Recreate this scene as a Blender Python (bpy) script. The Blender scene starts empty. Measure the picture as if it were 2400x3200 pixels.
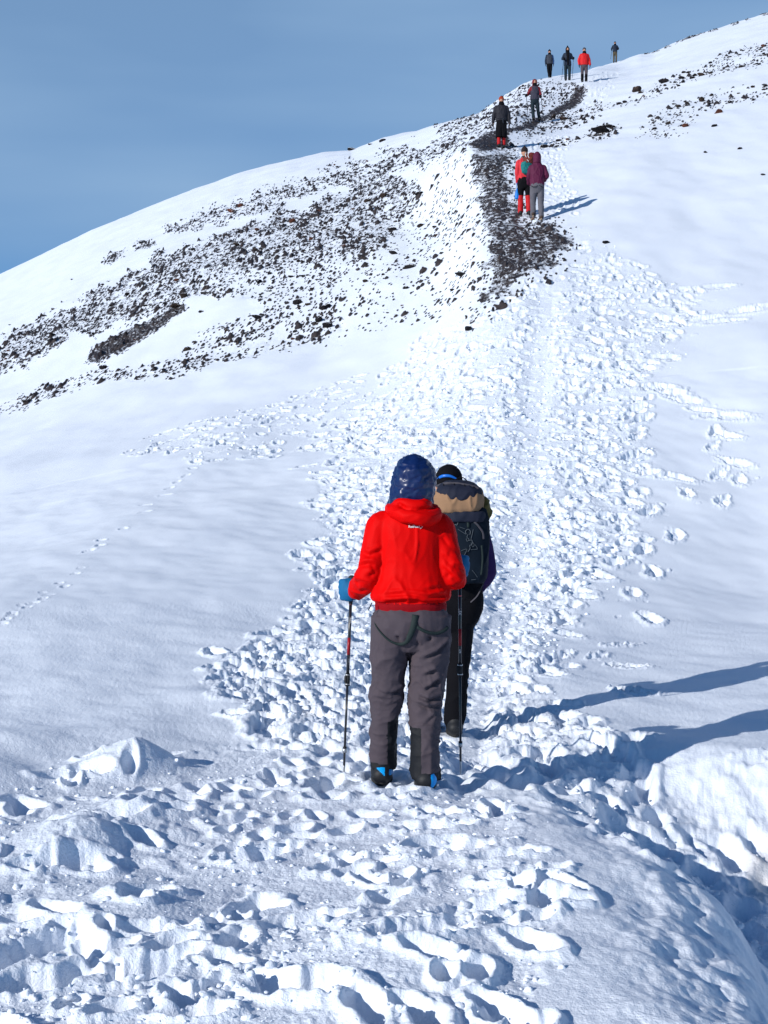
import bpy, bmesh, math, random
import numpy as np
from mathutils import Vector, Matrix
R = math.radians
scene = bpy.context.scene

# ------------------------------------------------------------------ camera, sky, sun, exposure
CAM_Z = 2000.0 * 0 + 1.6          # the lens is 1.6 m above datum
cam_d = bpy.data.cameras.new("camera")
cam = bpy.data.objects.new("camera", cam_d)
scene.collection.objects.link(cam)
cam.location = (0, 0, CAM_Z)
cam.rotation_euler = (R(90), 0, 0)
cam_d.sensor_fit = 'VERTICAL'
cam_d.sensor_height = 36.0
cam_d.sensor_width = 27.0
cam_d.lens = 50.0
cam_d.clip_start = 0.05
cam_d.clip_end = 6000
scene.camera = cam

SUN_EL = 21.5
SHADOW_AZ = 40.0                  # direction the shadows run, degrees from +X towards +Y
to_sun = Vector((-math.cos(R(SHADOW_AZ)) * math.cos(R(SUN_EL)), -math.sin(R(SHADOW_AZ)) * math.cos(R(SUN_EL)), math.sin(R(SUN_EL))))
sun_d = bpy.data.lights.new("sun", 'SUN')
sun_d.energy = 4.6
sun_d.angle = R(0.5)
sun_d.color = (1.0, 0.965, 0.91)
sun = bpy.data.objects.new("sun", sun_d)
scene.collection.objects.link(sun)
sun.rotation_euler = to_sun.to_track_quat('Z', 'Y').to_euler()
sun.location = (-10, -10, 30)

world = bpy.data.worlds.new("World")
scene.world = world
world.use_nodes = True
wn = world.node_tree; wn.nodes.clear()
def N(nt, typ, **kw):
    n = nt.nodes.new(typ)
    for k, v in kw.items():
        if k.startswith('i_'):
            n.inputs[k[2:].replace('_', ' ')].default_value = v
        else:
            setattr(n, k, v)
    return n
sky = N(wn, 'ShaderNodeTexSky', sky_type='NISHITA', sun_disc=False)
sky.sun_elevation = R(SUN_EL)
sky.sun_rotation = math.atan2(to_sun.x, to_sun.y)
sky.altitude = 3600
sky.air_density = 1.0
sky.dust_density = 0.15
sky.ozone_density = 3.2
# thin grey-blue stratus veil, streaked along the horizon
tc = N(wn, 'ShaderNodeTexCoord')
mp = N(wn, 'ShaderNodeMapping'); mp.inputs['Scale'].default_value = (1.5, 1.5, 7.5)
nz = N(wn, 'ShaderNodeTexNoise'); nz.inputs['Scale'].default_value = 1.9; nz.inputs['Detail'].default_value = 3.5; nz.inputs['Roughness'].default_value = .45
rp = N(wn, 'ShaderNodeValToRGB')
rp.color_ramp.elements[0].position = 0.30; rp.color_ramp.elements[0].color = (0, 0, 0, 1)
rp.color_ramp.elements[1].position = 0.72; rp.color_ramp.elements[1].color = (1, 1, 1, 1)
sx = N(wn, 'ShaderNodeSeparateXYZ')
el = N(wn, 'ShaderNodeMapRange'); el.inputs['From Min'].default_value = 0.10; el.inputs['From Max'].default_value = 0.22
el.inputs['To Min'].default_value = 0.0; el.inputs['To Max'].default_value = 1.0; el.clamp = True
hi = N(wn, 'ShaderNodeMapRange'); hi.inputs['From Min'].default_value = .345; hi.inputs['From Max'].default_value = .52; hi.inputs['To Min'].default_value = 1.0; hi.inputs['To Max'].default_value = 0.04; hi.clamp = True
mu2 = N(wn, 'ShaderNodeMath', operation='MULTIPLY')
mu = N(wn, 'ShaderNodeMath', operation='MULTIPLY')
ad = N(wn, 'ShaderNodeMath', operation='MULTIPLY_ADD'); ad.inputs[1].default_value = 0.40; ad.inputs[2].default_value = 0.58
tint = N(wn, 'ShaderNodeMix', data_type='RGBA', blend_type='MULTIPLY'); tint.inputs['Factor'].default_value = 1.0
SKY_TINT = (0.50, 1.08, 1.38, 1)
VEIL = (3.35, 5.35, 8.1, 1)
tint.inputs['B'].default_value = SKY_TINT
mx = N(wn, 'ShaderNodeMix', data_type='RGBA')
mx.inputs['B'].default_value = VEIL
bg = N(wn, 'ShaderNodeBackground'); bg.inputs['Strength'].default_value = 0.085
wo = N(wn, 'ShaderNodeOutputWorld')
L = wn.links.new
L(tc.outputs['Generated'], mp.inputs['Vector']); L(mp.outputs['Vector'], nz.inputs['Vector']); L(nz.outputs['Fac'], rp.inputs['Fac'])
L(tc.outputs['Generated'], sx.inputs[0]); L(sx.outputs['Z'], el.inputs['Value']); L(sx.outputs['Z'], hi.inputs['Value'])
L(rp.outputs['Color'], ad.inputs[0]); L(ad.outputs[0], mu.inputs[0]); L(el.outputs[0], mu2.inputs[0]); L(hi.outputs[0], mu2.inputs[1]); L(mu2.outputs[0], mu.inputs[1])
L(sky.outputs['Color'], tint.inputs['A']); L(tint.outputs['Result'], mx.inputs['A']); L(mu.outputs[0], mx.inputs['Factor'])
L(mx.outputs['Result'], bg.inputs['Color']); L(bg.outputs[0], wo.inputs['Surface'])

scene.view_settings.view_transform = 'Standard'
scene.view_settings.look = 'None'
scene.view_settings.exposure = 0.0
scene.view_settings.gamma = 1.0
scene.cycles.max_bounces = 5
scene.cycles.diffuse_bounces = 3
scene.cycles.glossy_bounces = 2
scene.cycles.use_denoising = True

# ------------------------------------------------------------------ helpers
def tag(o, label=None, cat=None, group=None, kind=None):
    if label: o['label'] = label
    if cat: o['category'] = cat
    if group: o['group'] = group
    if kind: o['kind'] = kind
    return o

def new_mesh(name, verts, faces, smooth=True):
    me = bpy.data.meshes.new(name)
    if isinstance(faces, np.ndarray):
        verts = np.asarray(verts, np.float32)
        nf, k = faces.shape
        me.vertices.add(len(verts)); me.vertices.foreach_set('co', verts.ravel())
        me.loops.add(nf * k); me.loops.foreach_set('vertex_index', faces.astype(np.int32).ravel())
        me.polygons.add(nf)
        me.polygons.foreach_set('loop_start', np.arange(0, nf * k, k, dtype=np.int32))
        me.polygons.foreach_set('loop_total', np.full(nf, k, np.int32))
        me.update(calc_edges=True)
    else:
        me.from_pydata([tuple(v) for v in verts], [], [tuple(f) for f in faces]); me.update()
    if smooth:
        me.polygons.foreach_set('use_smooth', np.ones(len(me.polygons), dtype=bool))
    return me

def link(name, me, mat=None, parent=None):
    o = bpy.data.objects.new(name, me)
    scene.collection.objects.link(o)
    if mat is not None and me is not None and not me.materials: me.materials.append(mat)
    if parent is not None: o.parent = parent
    return o

def new_mat(name):
    m = bpy.data.materials.new(name); m.use_nodes = True
    m.node_tree.nodes.clear()
    out = N(m.node_tree, 'ShaderNodeOutputMaterial'); b = N(m.node_tree, 'ShaderNodeBsdfPrincipled')
    m.node_tree.links.new(b.outputs[0], out.inputs['Surface'])
    return m, m.node_tree, b

# ---- noise
_rs = np.random.RandomState(7)
PERM = np.concatenate([_rs.permutation(256)] * 3).astype(np.int32)
ANG = (_rs.rand(256) * 2 * np.pi).astype(np.float32)
GX, GY = np.cos(ANG), np.sin(ANG)
G3 = _rs.normal(size=(256, 3)); G3 /= np.linalg.norm(G3, axis=1)[:, None]; G3 = G3.astype(np.float32)
RND = _rs.rand(256).astype(np.float32)
def perlin(x, y, seed=0):
    xi = np.floor(x).astype(np.int32); yi = np.floor(y).astype(np.int32)
    fx = (x - xi).astype(np.float32); fy = (y - yi).astype(np.float32)
    u = fx * fx * fx * (fx * (fx * 6 - 15) + 10); v = fy * fy * fy * (fy * (fy * 6 - 15) + 10)
    def h(a, b): return PERM[PERM[(a + seed * 17) & 255] + ((b + seed * 31) & 255)]
    def g(a, b, dx, dy):
        k = h(a, b); return GX[k] * dx + GY[k] * dy
    n00 = g(xi, yi, fx, fy); n10 = g(xi + 1, yi, fx - 1, fy)
    n01 = g(xi, yi + 1, fx, fy - 1); n11 = g(xi + 1, yi + 1, fx - 1, fy - 1)
    a = n00 + u * (n10 - n00); b = n01 + u * (n11 - n01)
    return (a + v * (b - a)) * 1.5
def fbm(x, y, seed=0, octv=4, gain=.5, lac=2.03):
    s = 0; a = 1.0; t = 0
    for i in range(octv):
        s = s + a * perlin(x, y, seed + i * 3); t += a
        x = x * lac + 11.3; y = y * lac + 5.7; a *= gain
    return s / t
def perlin3(p, seed=0):
    pi = np.floor(p).astype(np.int32); f = (p - pi).astype(np.float32)
    w = f * f * f * (f * (f * 6 - 15) + 10)
    out = 0
    for dx in (0, 1):
        for dy in (0, 1):
            for dz in (0, 1):
                k = PERM[PERM[PERM[(pi[:, 0] + dx + seed * 13) & 255] + ((pi[:, 1] + dy) & 255)] + ((pi[:, 2] + dz) & 255)]
                g = G3[k]
                d = g[:, 0] * (f[:, 0] - dx) + g[:, 1] * (f[:, 1] - dy) + g[:, 2] * (f[:, 2] - dz)
                wt = (w[:, 0] if dx else 1 - w[:, 0]) * (w[:, 1] if dy else 1 - w[:, 1]) * (w[:, 2] if dz else 1 - w[:, 2])
                out = out + d * wt
    return out * 1.4
def worley(x, y, seed=0, jit=.9):
    xi = np.floor(x).astype(np.int32); yi = np.floor(y).astype(np.int32)
    f1 = np.full(x.shape, 9., np.float32); f2 = f1.copy(); idr = np.zeros(x.shape, np.float32)
    for dx in (-1, 0, 1):
        for dy in (-1, 0, 1):
            a = xi + dx; b = yi + dy
            k = PERM[PERM[(a + seed * 17) & 255] + ((b + seed * 29) & 255)]
            px = a + .5 + jit * (RND[k] - .5); py = b + .5 + jit * (RND[(k * 7 + 13) & 255] - .5)
            d = ((x - px) ** 2 + (y - py) ** 2).astype(np.float32)
            n = d < f1
            f2 = np.where(n, f1, np.minimum(f2, d)); idr = np.where(n, RND[(k * 3 + 101) & 255], idr); f1 = np.where(n, d, f1)
    return np.sqrt(f1), np.sqrt(f2), idr
def sstep(a, b, x):
    t = np.clip((x - a) / (b - a), 0, 1); return t * t * (3 - 2 * t)
# ------------------------------------------------------------------ the mountainside
# The slope was surveyed as rays from the viewpoint: (bearing, height angle, distance). PX is the survey scale.
FPX = 3072.0; CX0 = 829.5; CY0 = 1106.0
def at(X, Y, d):                     # survey reading -> world point
    return Vector(((X - CX0) * d / FPX, d, CAM_Z + (CY0 - Y) * d / FPX))
G0 = -1.45                           # flat ground by the viewpoint, relative to the lens
SKY = np.array([(-1500, 1250), (-600, 880), (0, 593), (200, 497), (370, 427), (500, 380), (620, 347), (700, 331), (761, 324), (830, 297), (900, 282), (940, 270), (1010, 252), (1037, 243), (1089, 207),
    (1127, 184), (1150, 175), (1179, 170), (1214, 164), (1245, 159), (1274, 151), (1308, 141), (1337, 133), (1381, 118), (1412, 113), (1487, 81), (1592, 49),
    (1659, 28), (2000, -80), (3200, -420)], float)
def zpt(X, z, d): return (X, CY0 - z * FPX / d, d)      # height given instead of angle
CP = []
for d in (1.2, 2, 3, 4.5):
    for X in (-2600, -900, 0, 829, 1400, 2200, 4200): CP.append(zpt(X, G0 - (.0 if X < 1500 else 0.05), d))
CP += [zpt(0, -1.42, 6), zpt(500, -1.44, 6), zpt(873, -1.42, 6.3), zpt(1300, -1.46, 6), zpt(1659, -1.46, 6.0), zpt(2400, -1.2, 6)]
CP += [zpt(0, -1.38, 8.0), zpt(400, -1.40, 8), zpt(873, -1.41, 7.3), zpt(950, -1.425, 8.3), zpt(985, -1.435, 9.2), zpt(1230, -1.43, 8.3), zpt(1400, -1.44, 8.3), zpt(1659, -1.43, 8.0), zpt(1659, -1.34, 9.24), zpt(2400, -1.3, 9)]
CP += [zpt(1250, -1.33, 10.4), zpt(1659, -1.23, 11.3), (2400, 1330, 12)]
CP += [(-1500, 1750, 8), (-800, 1560, 11), (0, 1490, 10.5), (500, 1470, 10.5), (900, 1500, 10.5)]
CP += [(0, 1310, 14), (450, 1300, 14), (1080, 1370, 13), (1400, 1355, 13.5), (1659, 1285, 15.2), (-900, 1420, 15), (2500, 1080, 15)]
CP += [(1120, 1240, 16), (1659, 1070, 19), (1130, 1014, 20), (450, 1085, 20), (0, 1160, 20), (-900, 1330, 22)]
CP += [(1150, 799, 25), (1450, 770, 25), (1659, 740, 25), (2500, 560, 25), (450, 935, 26), (0, 1000, 28), (750, 905, 25.5)]
CP += [(1200, 604, 30), (1480, 570, 31), (1659, 560, 31), (1025, 680, 29), (700, 752, 33), (430, 802, 33.5), (0, 893, 37), (200, 850, 35)]
CP += [(1160, 481, 36), (1035, 540, 34), (1045, 470, 37.5), (1350, 430, 37), (1659, 380, 38), (2500, 170, 38)]
CP += [(1082, 323, 47.5), (1010, 330, 46), (1300, 292, 48), (1659, 230, 48), (960, 470, 42), (900, 470, 45), (960, 620, 34)]
CP += [(1158, 267, 57), (1250, 213, 65), (1261, 180, 70), (1226, 175, 73), (1186, 170, 80), (1110, 250, 57), (1050, 275, 56), (1140, 210, 67)]
CP += [(1400, 198, 60), (1659, 120, 62), (1500, 120, 75), (1350, 150, 90), (1329, 137, 106)]
CP += [(430, 610, 45), (430, 500, 62), (0, 743, 50), (0, 671, 66), (700, 520, 45), (700, 410, 62), (870, 395, 52), (870, 330, 66), (850, 560, 39), (1000, 290, 60)]
CREST = np.array([(-1500, 120), (-600, 115), (0, 110), (430, 106), (830, 96), (1010, 76), (1089, 74), (1150, 76), (1186, 81), (1245, 92), (1337, 112), (1500, 126), (1659, 134), (2300, 140), (3200, 140)], float)
for X in (-1500, -600, 0, 200, 430, 620, 830, 1010, 1089, 1150, 1186, 1245, 1337, 1500, 1659, 2300, 3200):
    dc = np.interp(X, CREST[:, 0], CREST[:, 1]); Y = np.interp(X, SKY[:, 0], SKY[:, 1])
    CP.append((X, Y, dc)); CP.append((X, Y + 45, dc * 1.35)); CP.append((X, Y + 200, dc * 2.2)); CP.append((X, Y + 420, dc * 4))
CP = np.array(CP)
def feat(X, d):
    return np.stack([(X - CX0) / FPX * 4.0, np.log(d)], -1)
_P = feat(CP[:, 0], CP[:, 2]); _T = (CY0 - CP[:, 1]) / FPX - G0 / CP[:, 2]
def _phi(r2): return 0.5 * r2 * np.log(r2 + 1e-9)
_r2 = ((_P[:, None, :] - _P[None]) ** 2).sum(-1)
n = len(_P); A = np.zeros((n + 3, n + 3)); A[:n, :n] = _phi(_r2) + np.eye(n) * 4e-4
A[:n, n] = 1; A[:n, n + 1:] = _P; A[n, :n] = 1; A[n + 1:, :n] = _P.T
_W = np.linalg.solve(A, np.concatenate([_T, [0, 0, 0]]))
def base_t(X, d):
    f = feat(X, d).reshape(-1, 2); out = np.zeros(len(f))
    for i in range(0, len(f), 60000):
        g = f[i:i + 60000]; r2 = (g[:, None, 0] - _P[None, :, 0]) ** 2 + (g[:, None, 1] - _P[None, :, 1]) ** 2
        out[i:i + 60000] = _phi(r2) @ _W[:n] + _W[n] + g @ _W[n + 1:]
    return out.reshape(np.shape(X))

# columns (bearings): fine where the view looks, coarser to the sides
QUAL = 1.0
cols = np.concatenate([np.linspace(-2700, -420, 60)[:-1], np.linspace(-420, -40, 60)[:-1], np.arange(-40, 1700, 1.55 / QUAL), np.linspace(1700, 2080, 60)[1:], np.linspace(2080, 4400, 60)[1:]])
# rows (distances): spaced by how fast the ground rises in the view along a middle bearing
dd = np.exp(np.linspace(math.log(1.2), math.log(480), 4000))
acc = np.zeros_like(dd[1:])
for X in (300, 1150, 1600):
    yy = FPX * (base_t(np.full_like(dd, X), dd) + G0 / dd)
    acc = np.maximum(acc, np.abs(np.diff(yy)))
rate = np.minimum(acc, 3.0) / 1.75 * QUAL + 0.06
rate[dd[1:] < 3.6] *= 0.25
rate[dd[1:] > 150] = 0.03
rate = np.convolve(rate, np.ones(15) / 15, 'same')
cum = np.concatenate([[0], np.cumsum(rate)])
NR = int(cum[-1]); rows = np.interp(np.linspace(0, cum[-1], NR), cum, dd)
NC = len(cols)
XX, DD = np.meshgrid(cols, rows)
# base computed on a coarser grid then refined (smooth surface)
cc = np.linspace(cols[0], cols[-1], 900); rr = np.exp(np.linspace(math.log(rows[0]), math.log(rows[-1]), 500))
CXX, CRR = np.meshgrid(cc, rr); CT = base_t(CXX, CRR)
# make the silhouette of the shoulder exact
S = CT + G0 / CRR
dcrest = np.interp(cc, CREST[:, 0], CREST[:, 1]); target = (CY0 - np.interp(cc, SKY[:, 0], SKY[:, 1])) / FPX
for it in range(3):
    mxs = S.max(0); diff = target - mxs
    w = sstep(.60, .97, CRR / dcrest[None]) 
    S = S + diff[None] * w
CT = S - G0 / CRR
def bicub(T, fi, fj):
    def w4(t):
        return [-.5 * t + t * t - .5 * t ** 3, 1 - 2.5 * t * t + 1.5 * t ** 3, .5 * t + 2 * t * t - 1.5 * t ** 3, -.5 * t * t + .5 * t ** 3]
    i = np.clip(np.floor(fi).astype(int), 1, T.shape[0] - 3); j = np.clip(np.floor(fj).astype(int), 1, T.shape[1] - 3)
    a = w4(fi - i); b = w4(fj - j); o = 0
    for p in range(4):
        q = 0
        for r in range(4): q = q + b[r] * T[i - 1 + p, j - 1 + r]
        o = o + a[p] * q
    return o
def base_s(X, d):
    fi = (np.log(d) - math.log(rr[0])) / (math.log(rr[-1]) - math.log(rr[0])) * (len(rr) - 1)
    fj = (X - cc[0]) / (cc[-1] - cc[0]) * (len(cc) - 1)
    return bicub(CT, fi, fj) + G0 / d
SS = base_s(XX, DD)
YY = CY0 - FPX * SS                    # survey height reading of every vertex, used by the masks below
WX = (XX - CX0) / FPX * DD             # world x
WY = DD
Z0 = SS * DD
print('terrain grid', NR, NC)

def poly_sd(X, Y, poly):
    """signed distance (positive inside) to a polygon"""
    P = np.array(poly, float); Q = np.roll(P, -1, 0)
    d2 = np.full(X.shape, 1e18); ins = np.zeros(X.shape, bool)
    for (ax, ay), (bx, by) in zip(P, Q):
        ex, ey = bx - ax, by - ay
        t = np.clip(((X - ax) * ex + (Y - ay) * ey) / (ex * ex + ey * ey + 1e-9), 0, 1)
        d2 = np.minimum(d2, (X - ax - t * ex) ** 2 + (Y - ay - t * ey) ** 2)
        c = ((ay > Y) != (by > Y))
        with np.errstate(divide='ignore', invalid='ignore'):
            xi = ax + (Y - ay) * ex / (ey if ey != 0 else 1e-9)
        ins ^= c & (X < xi)
    d = np.sqrt(d2)
    return np.where(ins, d, -d)
def mask_poly(poly, soft, X=None, Y=None, wob=0, seed=3):
    X = XX if X is None else X; Y = YY if Y is None else Y
    P = np.array(poly, float); m = soft + wob + 4
    out = np.zeros(X.shape, np.float32)
    sel = (X > P[:, 0].min() - m) & (X < P[:, 0].max() + m) & (Y > P[:, 1].min() - m) & (Y < P[:, 1].max() + m)
    if sel.any():
        xs, ys = X[sel], Y[sel]
        sd = poly_sd(xs, ys, poly)
        if wob: sd = sd + wob * fbm(xs / 45., ys / 28., seed, 3)
        out[sel] = sstep(-soft, soft, sd)
    return out

TRAMP = [(640, 1640), (520, 1560), (475, 1450), (560, 1390), (640, 1330), (690, 1250), (700, 1150), (720, 1080), (690, 1010), (760, 930), (830, 860), (910, 740), (1000, 705), (1050, 680), (1100, 640), (1170, 600), (1240, 570), (1260, 520),
         (1330, 560), (1440, 610), (1490, 650), (1475, 740), (1420, 800), (1380, 880), (1400, 980), (1380, 1080), (1370, 1180), (1290, 1260), (1240, 1330), (1180, 1450), (1130, 1530), (1180, 1560), (1150, 1640), (1000, 1720)]
CORE = [(700, 1600), (640, 1500), (720, 1380), (760, 1280), (780, 1100), (860, 930), (930, 800), (1010, 730), (1110, 650), (1200, 600), (1290, 600), (1370, 680), (1350, 850), (1300, 1000), (1290, 1150), (1220, 1280), (1150, 1400), (1080, 1560), (950, 1650)]
BRANCH = [(262, 985), (330, 950), (420, 915), (560, 880), (700, 850), (850, 800), (880, 900), (760, 960), (660, 970), (520, 1003), (470, 985), (430, 1000), (350, 975)]
FORE = [(-60, 1760), (60, 1700), (190, 1640), (330, 1640), (480, 1620), (640, 1610), (850, 1690), (1040, 1705), (1130, 1790), (1210, 1880), (1230, 1980), (1180, 2100), (1120, 2260), (-60, 2260)]
RBANK = [(1075, 1700), (1120, 1540), (1200, 1510), (1240, 1560), (1330, 1600), (1400, 1650), (1480, 1690), (1560, 1680), (1720, 1700), (1720, 1980), (1540, 1900), (1400, 1850), (1250, 1770), (1150, 1730)]
UPTRACK = [(1180, 480), (1230, 500), (1280, 520), (1240, 430), (1210, 340), (1230, 300), (1190, 290), (1130, 310), (1110, 330), (1150, 400)]
TOPTRACK = [(1262, 185), (1290, 150), (1330, 138), (1345, 150), (1320, 200), (1290, 230), (1250, 240), (1262, 205)]

ZG = {'main': [(0, 736), (60, 700), (140, 664), (215, 620), (300, 578), (400, 535), (520, 487), (634, 462), (700, 425), (784, 388), (850, 378), (893, 389), (926, 423), (880, 460), (859, 486), (833, 531), (790, 561), (760, 590), (728, 620), (730, 700), (700, 738), (640, 742), (560, 690), (525, 640), (412, 636), (405, 655), (300, 693), (225, 712), (150, 728), (112, 753), (56, 786), (0, 812), (-60, 830), (-60, 760)],
      'dark': [(184, 783), (200, 757), (262, 719), (319, 693), (375, 662), (408, 664), (356, 702), (319, 727), (262, 762), (210, 786)],
      'low': [(250, 815), (375, 775), (440, 725), (540, 680), (600, 690), (700, 742), (600, 752), (484, 772), (400, 800), (330, 818)],
      'thin': [(-40, 880), (60, 850), (130, 820), (200, 800), (290, 798), (330, 800), (300, 815), (180, 838), (100, 865), (20, 890), (-40, 900)],
      'upper': [(349, 500), (412, 464), (517, 430), (622, 397), (746, 357), (896, 316), (1000, 296), (1010, 306), (971, 333), (859, 380), (746, 396), (634, 436), (560, 462), (484, 486), (412, 503)],
      'spot1': [(285, 534), (300, 524), (332, 521), (325, 530), (295, 540)], 'spot2': [(218, 570), (235, 555), (270, 540), (285, 538), (262, 556), (228, 572)],
      'flank': [(728, 620), (784, 561), (859, 486), (926, 430), (930, 400), (1000, 330), (1030, 440), (1048, 560), (1010, 640), (960, 690), (860, 700), (760, 712), (700, 742)],
      'knob': [(940, 272), (1037, 243), (1089, 207), (1127, 184), (1150, 175), (1235, 175), (1262, 186), (1252, 205), (1190, 242), (1120, 275), (1045, 287), (1000, 294), (950, 300)],
      'band1': [(1296, 229), (1367, 210), (1431, 176), (1472, 161), (1521, 143), (1562, 116), (1611, 101), (1720, 90), (1720, 140), (1650, 143), (1562, 158), (1506, 176), (1431, 199), (1356, 226), (1299, 240)],
      'band2': [(1395, 262), (1449, 230), (1487, 212), (1562, 195), (1720, 175), (1720, 205), (1581, 223), (1506, 245), (1490, 285), (1431, 303), (1374, 302)],
      'band3': [(1258, 296), (1299, 275), (1340, 277), (1328, 298), (1290, 302)],
      'band4': [(1112, 298), (1142, 272), (1194, 252), (1235, 240), (1300, 226), (1310, 238), (1262, 262), (1202, 279), (1142, 298)],
      'band5': [(1149, 321), (1172, 310), (1209, 302), (1255, 298), (1239, 311), (1187, 322)],
      'gravel': [(1000, 312), (1012, 350), (1020, 400), (1035, 450), (1042, 520), (1052, 575), (1035, 620), (1016, 682), (1060, 662), (1105, 620), (1165, 588), (1220, 560), (1238, 520), (1200, 485), (1150, 478), (1118, 420), (1102, 350), (1098, 322)],
      'trail': [(1000, 312), (1050, 288), (1120, 272), (1180, 246), (1225, 215), (1240, 190), (1262, 186), (1266, 205), (1245, 232), (1190, 262), (1130, 285), (1100, 296), (1098, 322), (1040, 330)]}
ZDENS = {'main': .56, 'dark': .93, 'low': .42, 'thin': .36, 'upper': .40, 'spot1': .8, 'spot2': .6, 'flank': .17, 'knob': .34, 'band1': .22, 'band2': .20, 'band3': .5, 'band4': .42, 'band5': .42, 'gravel': .66, 'trail': .80}
ROCKM = np.zeros(XX.shape, np.float32)
for k, p in ZG.items():
    soft = {'flank': 18, 'gravel': 36, 'dark': 7, 'trail': 6}.get(k, 9)
    ROCKM = np.maximum(ROCKM, mask_poly(p, soft, wob=30 if k in ('main', 'low', 'upper', 'flank', 'gravel') else 7, seed=5) * ZDENS[k])
ROCKM *= 1 - .5 * mask_poly([(430, 600), (560, 590), (700, 560), (800, 570), (740, 650), (700, 680), (640, 745), (500, 690), (520, 640)], 25, wob=30, seed=25)
ROCKM *= (YY > np.interp(XX, SKY[:, 0], SKY[:, 1]) - 3)
# a scatter of single stones along the right skyline
ROCKM = np.maximum(ROCKM, (.55 * ((XX > 1381) & (DD > 95) & (DD < 140) & (YY < np.interp(XX, SKY[:, 0], SKY[:, 1]) + 3.2) & (fbm(XX / 25., YY / 9., 9, 2) > .02))).astype(np.float32))

mt = mask_poly(TRAMP, 34, wob=60)
marg = mask_poly(TRAMP, 75, wob=70, seed=4)
mcore = mask_poly(CORE, 40, wob=40, seed=11)
mbr = mask_poly(BRANCH, 12, wob=34, seed=13)
mf = mask_poly(FORE, 30, wob=60, seed=15)
mrb = mask_poly(RBANK, 22, wob=20, seed=17)
mup = mask_poly(UPTRACK, 10, wob=12, seed=19) * .7
mtop = mask_poly(TOPTRACK, 5, wob=4, seed=23) * .6

# ---- trench on the right, in plan (x, y); the near mound drops into it
TR_EDGE = np.array([(0.9, 9.4), (.80, 8.4), (.84, 7.6), (0.93, 7.0), (1.06, 6.5), (1.20, 6.0), (1.26, 5.6), (1.18, 5.2), (1.15, 4.9), (1.12, 4.5), (1.10, 4.0), (1.12, 3.2), (1.2, 1.0)], float)[::-1]
edge_x = np.interp(WY, TR_EDGE[:, 1], TR_EDGE[:, 0]) + .05 * fbm(WX * 3, WY * 3, 41, 3)
side = WX - edge_x
near_w = sstep(8.3, 7.0, WY - .10 * WX)           # trench fades out towards the trodden path
tw = near_w
trdepth = .40 * sstep(-.1, 1.5, np.hypot(WX - .85, WY - 7.65)) * sstep(0, .45, side)
TRF = np.array([(0, 7.2), (.6, 7.7), (1.05, 7.75), (1.43, 7.75), (1.69, 7.6), (1.93, 7.4), (2.5, 7.0), (3.5, 6.4), (6, 5.8)], float)   # foot of the far wall (x, y)
foot_y = np.interp(WX, TRF[:, 0], TRF[:, 1])
wall = sstep(-.25, 1.0, WY - foot_y + .16 * fbm(WX * 2.2, WY * 2.2, 43, 3))
TR = trdepth * (1 - wall)
H = np.zeros(XX.shape)
H -= TR * (WX > .3)
roll = (DD < 8.2) * near_w * (WX > 0)
H -= .09 * roll * sstep(-.50, .15, side) ** 2
H += roll * sstep(-.6, -.05, side) * (.014 * fbm(WX * 19, WY * 15, 47, 3) + .035 * fbm(WX * 7, WY * 5, 45, 4) + .05 * np.clip(fbm(WX * 3.2 + 2, WY * 2.4, 46, 3), -.3, .5)) * sstep(1.0, .2, side)
# the near mound swells, and rolls over before the drop
H += .07 * np.exp(-((WX - .75) / .45) ** 2 - ((WY - 5.6) / 1.3) ** 2)
# piled bank beyond the trench
H += .03 * sstep(.2, .9, WY - foot_y) * sstep(1.9, 1.0, WY - foot_y) * sstep(.9, 1.5, WX) 
# broad drifts
far = sstep(9, 30, DD)
H += (.028 + .10 * far) * fbm(WX * .35 + 3, WY * .25, 51, 3)
H += .010 * fbm(WX * 1.3 + .4 * WY, WY * 1.1, 53, 3) * (1 - .3 * far)
sm = (1 - np.clip(mt + mf + mrb, 0, 1)) * (DD < 24)
H += sm * (.038 * fbm(WX * .9 + WY * .3, WY * .8, 57, 3) + .012 * fbm(WX * 2.6 + WY, WY * 2.2, 58, 3) * sstep(16, 9, DD))
# hummocks at lower left
for (hx, hy, hr, ha) in [(-1.37, 7.65, .19, .14), (-1.22, 7.75, .16, .08), (-2.05, 7.3, .34, .09), (-1.28, 6.05, .20, .12), (-1.1, 6.6, .22, .09), (-1.75, 6.1, .22, .08), (-1.95, 5.4, .25, .08), (-2.3, 6.6, .3, .1),
                         (-1.25, 9.7, .28, .07), (-.75, 9.3, .3, .05), (-2.2, 8.4, .4, .06), (-1.5, 8.7, .4, .04), (-.9, 5.1, .25, .06), (.1, 4.6, .3, .06)]:
    r = np.sqrt(((WX - hx) / 1.0) ** 2 + ((WY - hy) / 1.25) ** 2) / hr
    H += ha * np.exp(-r ** 2 * (1 + .45 * np.tanh((WX - hx) / (.3 * hr))))
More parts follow.
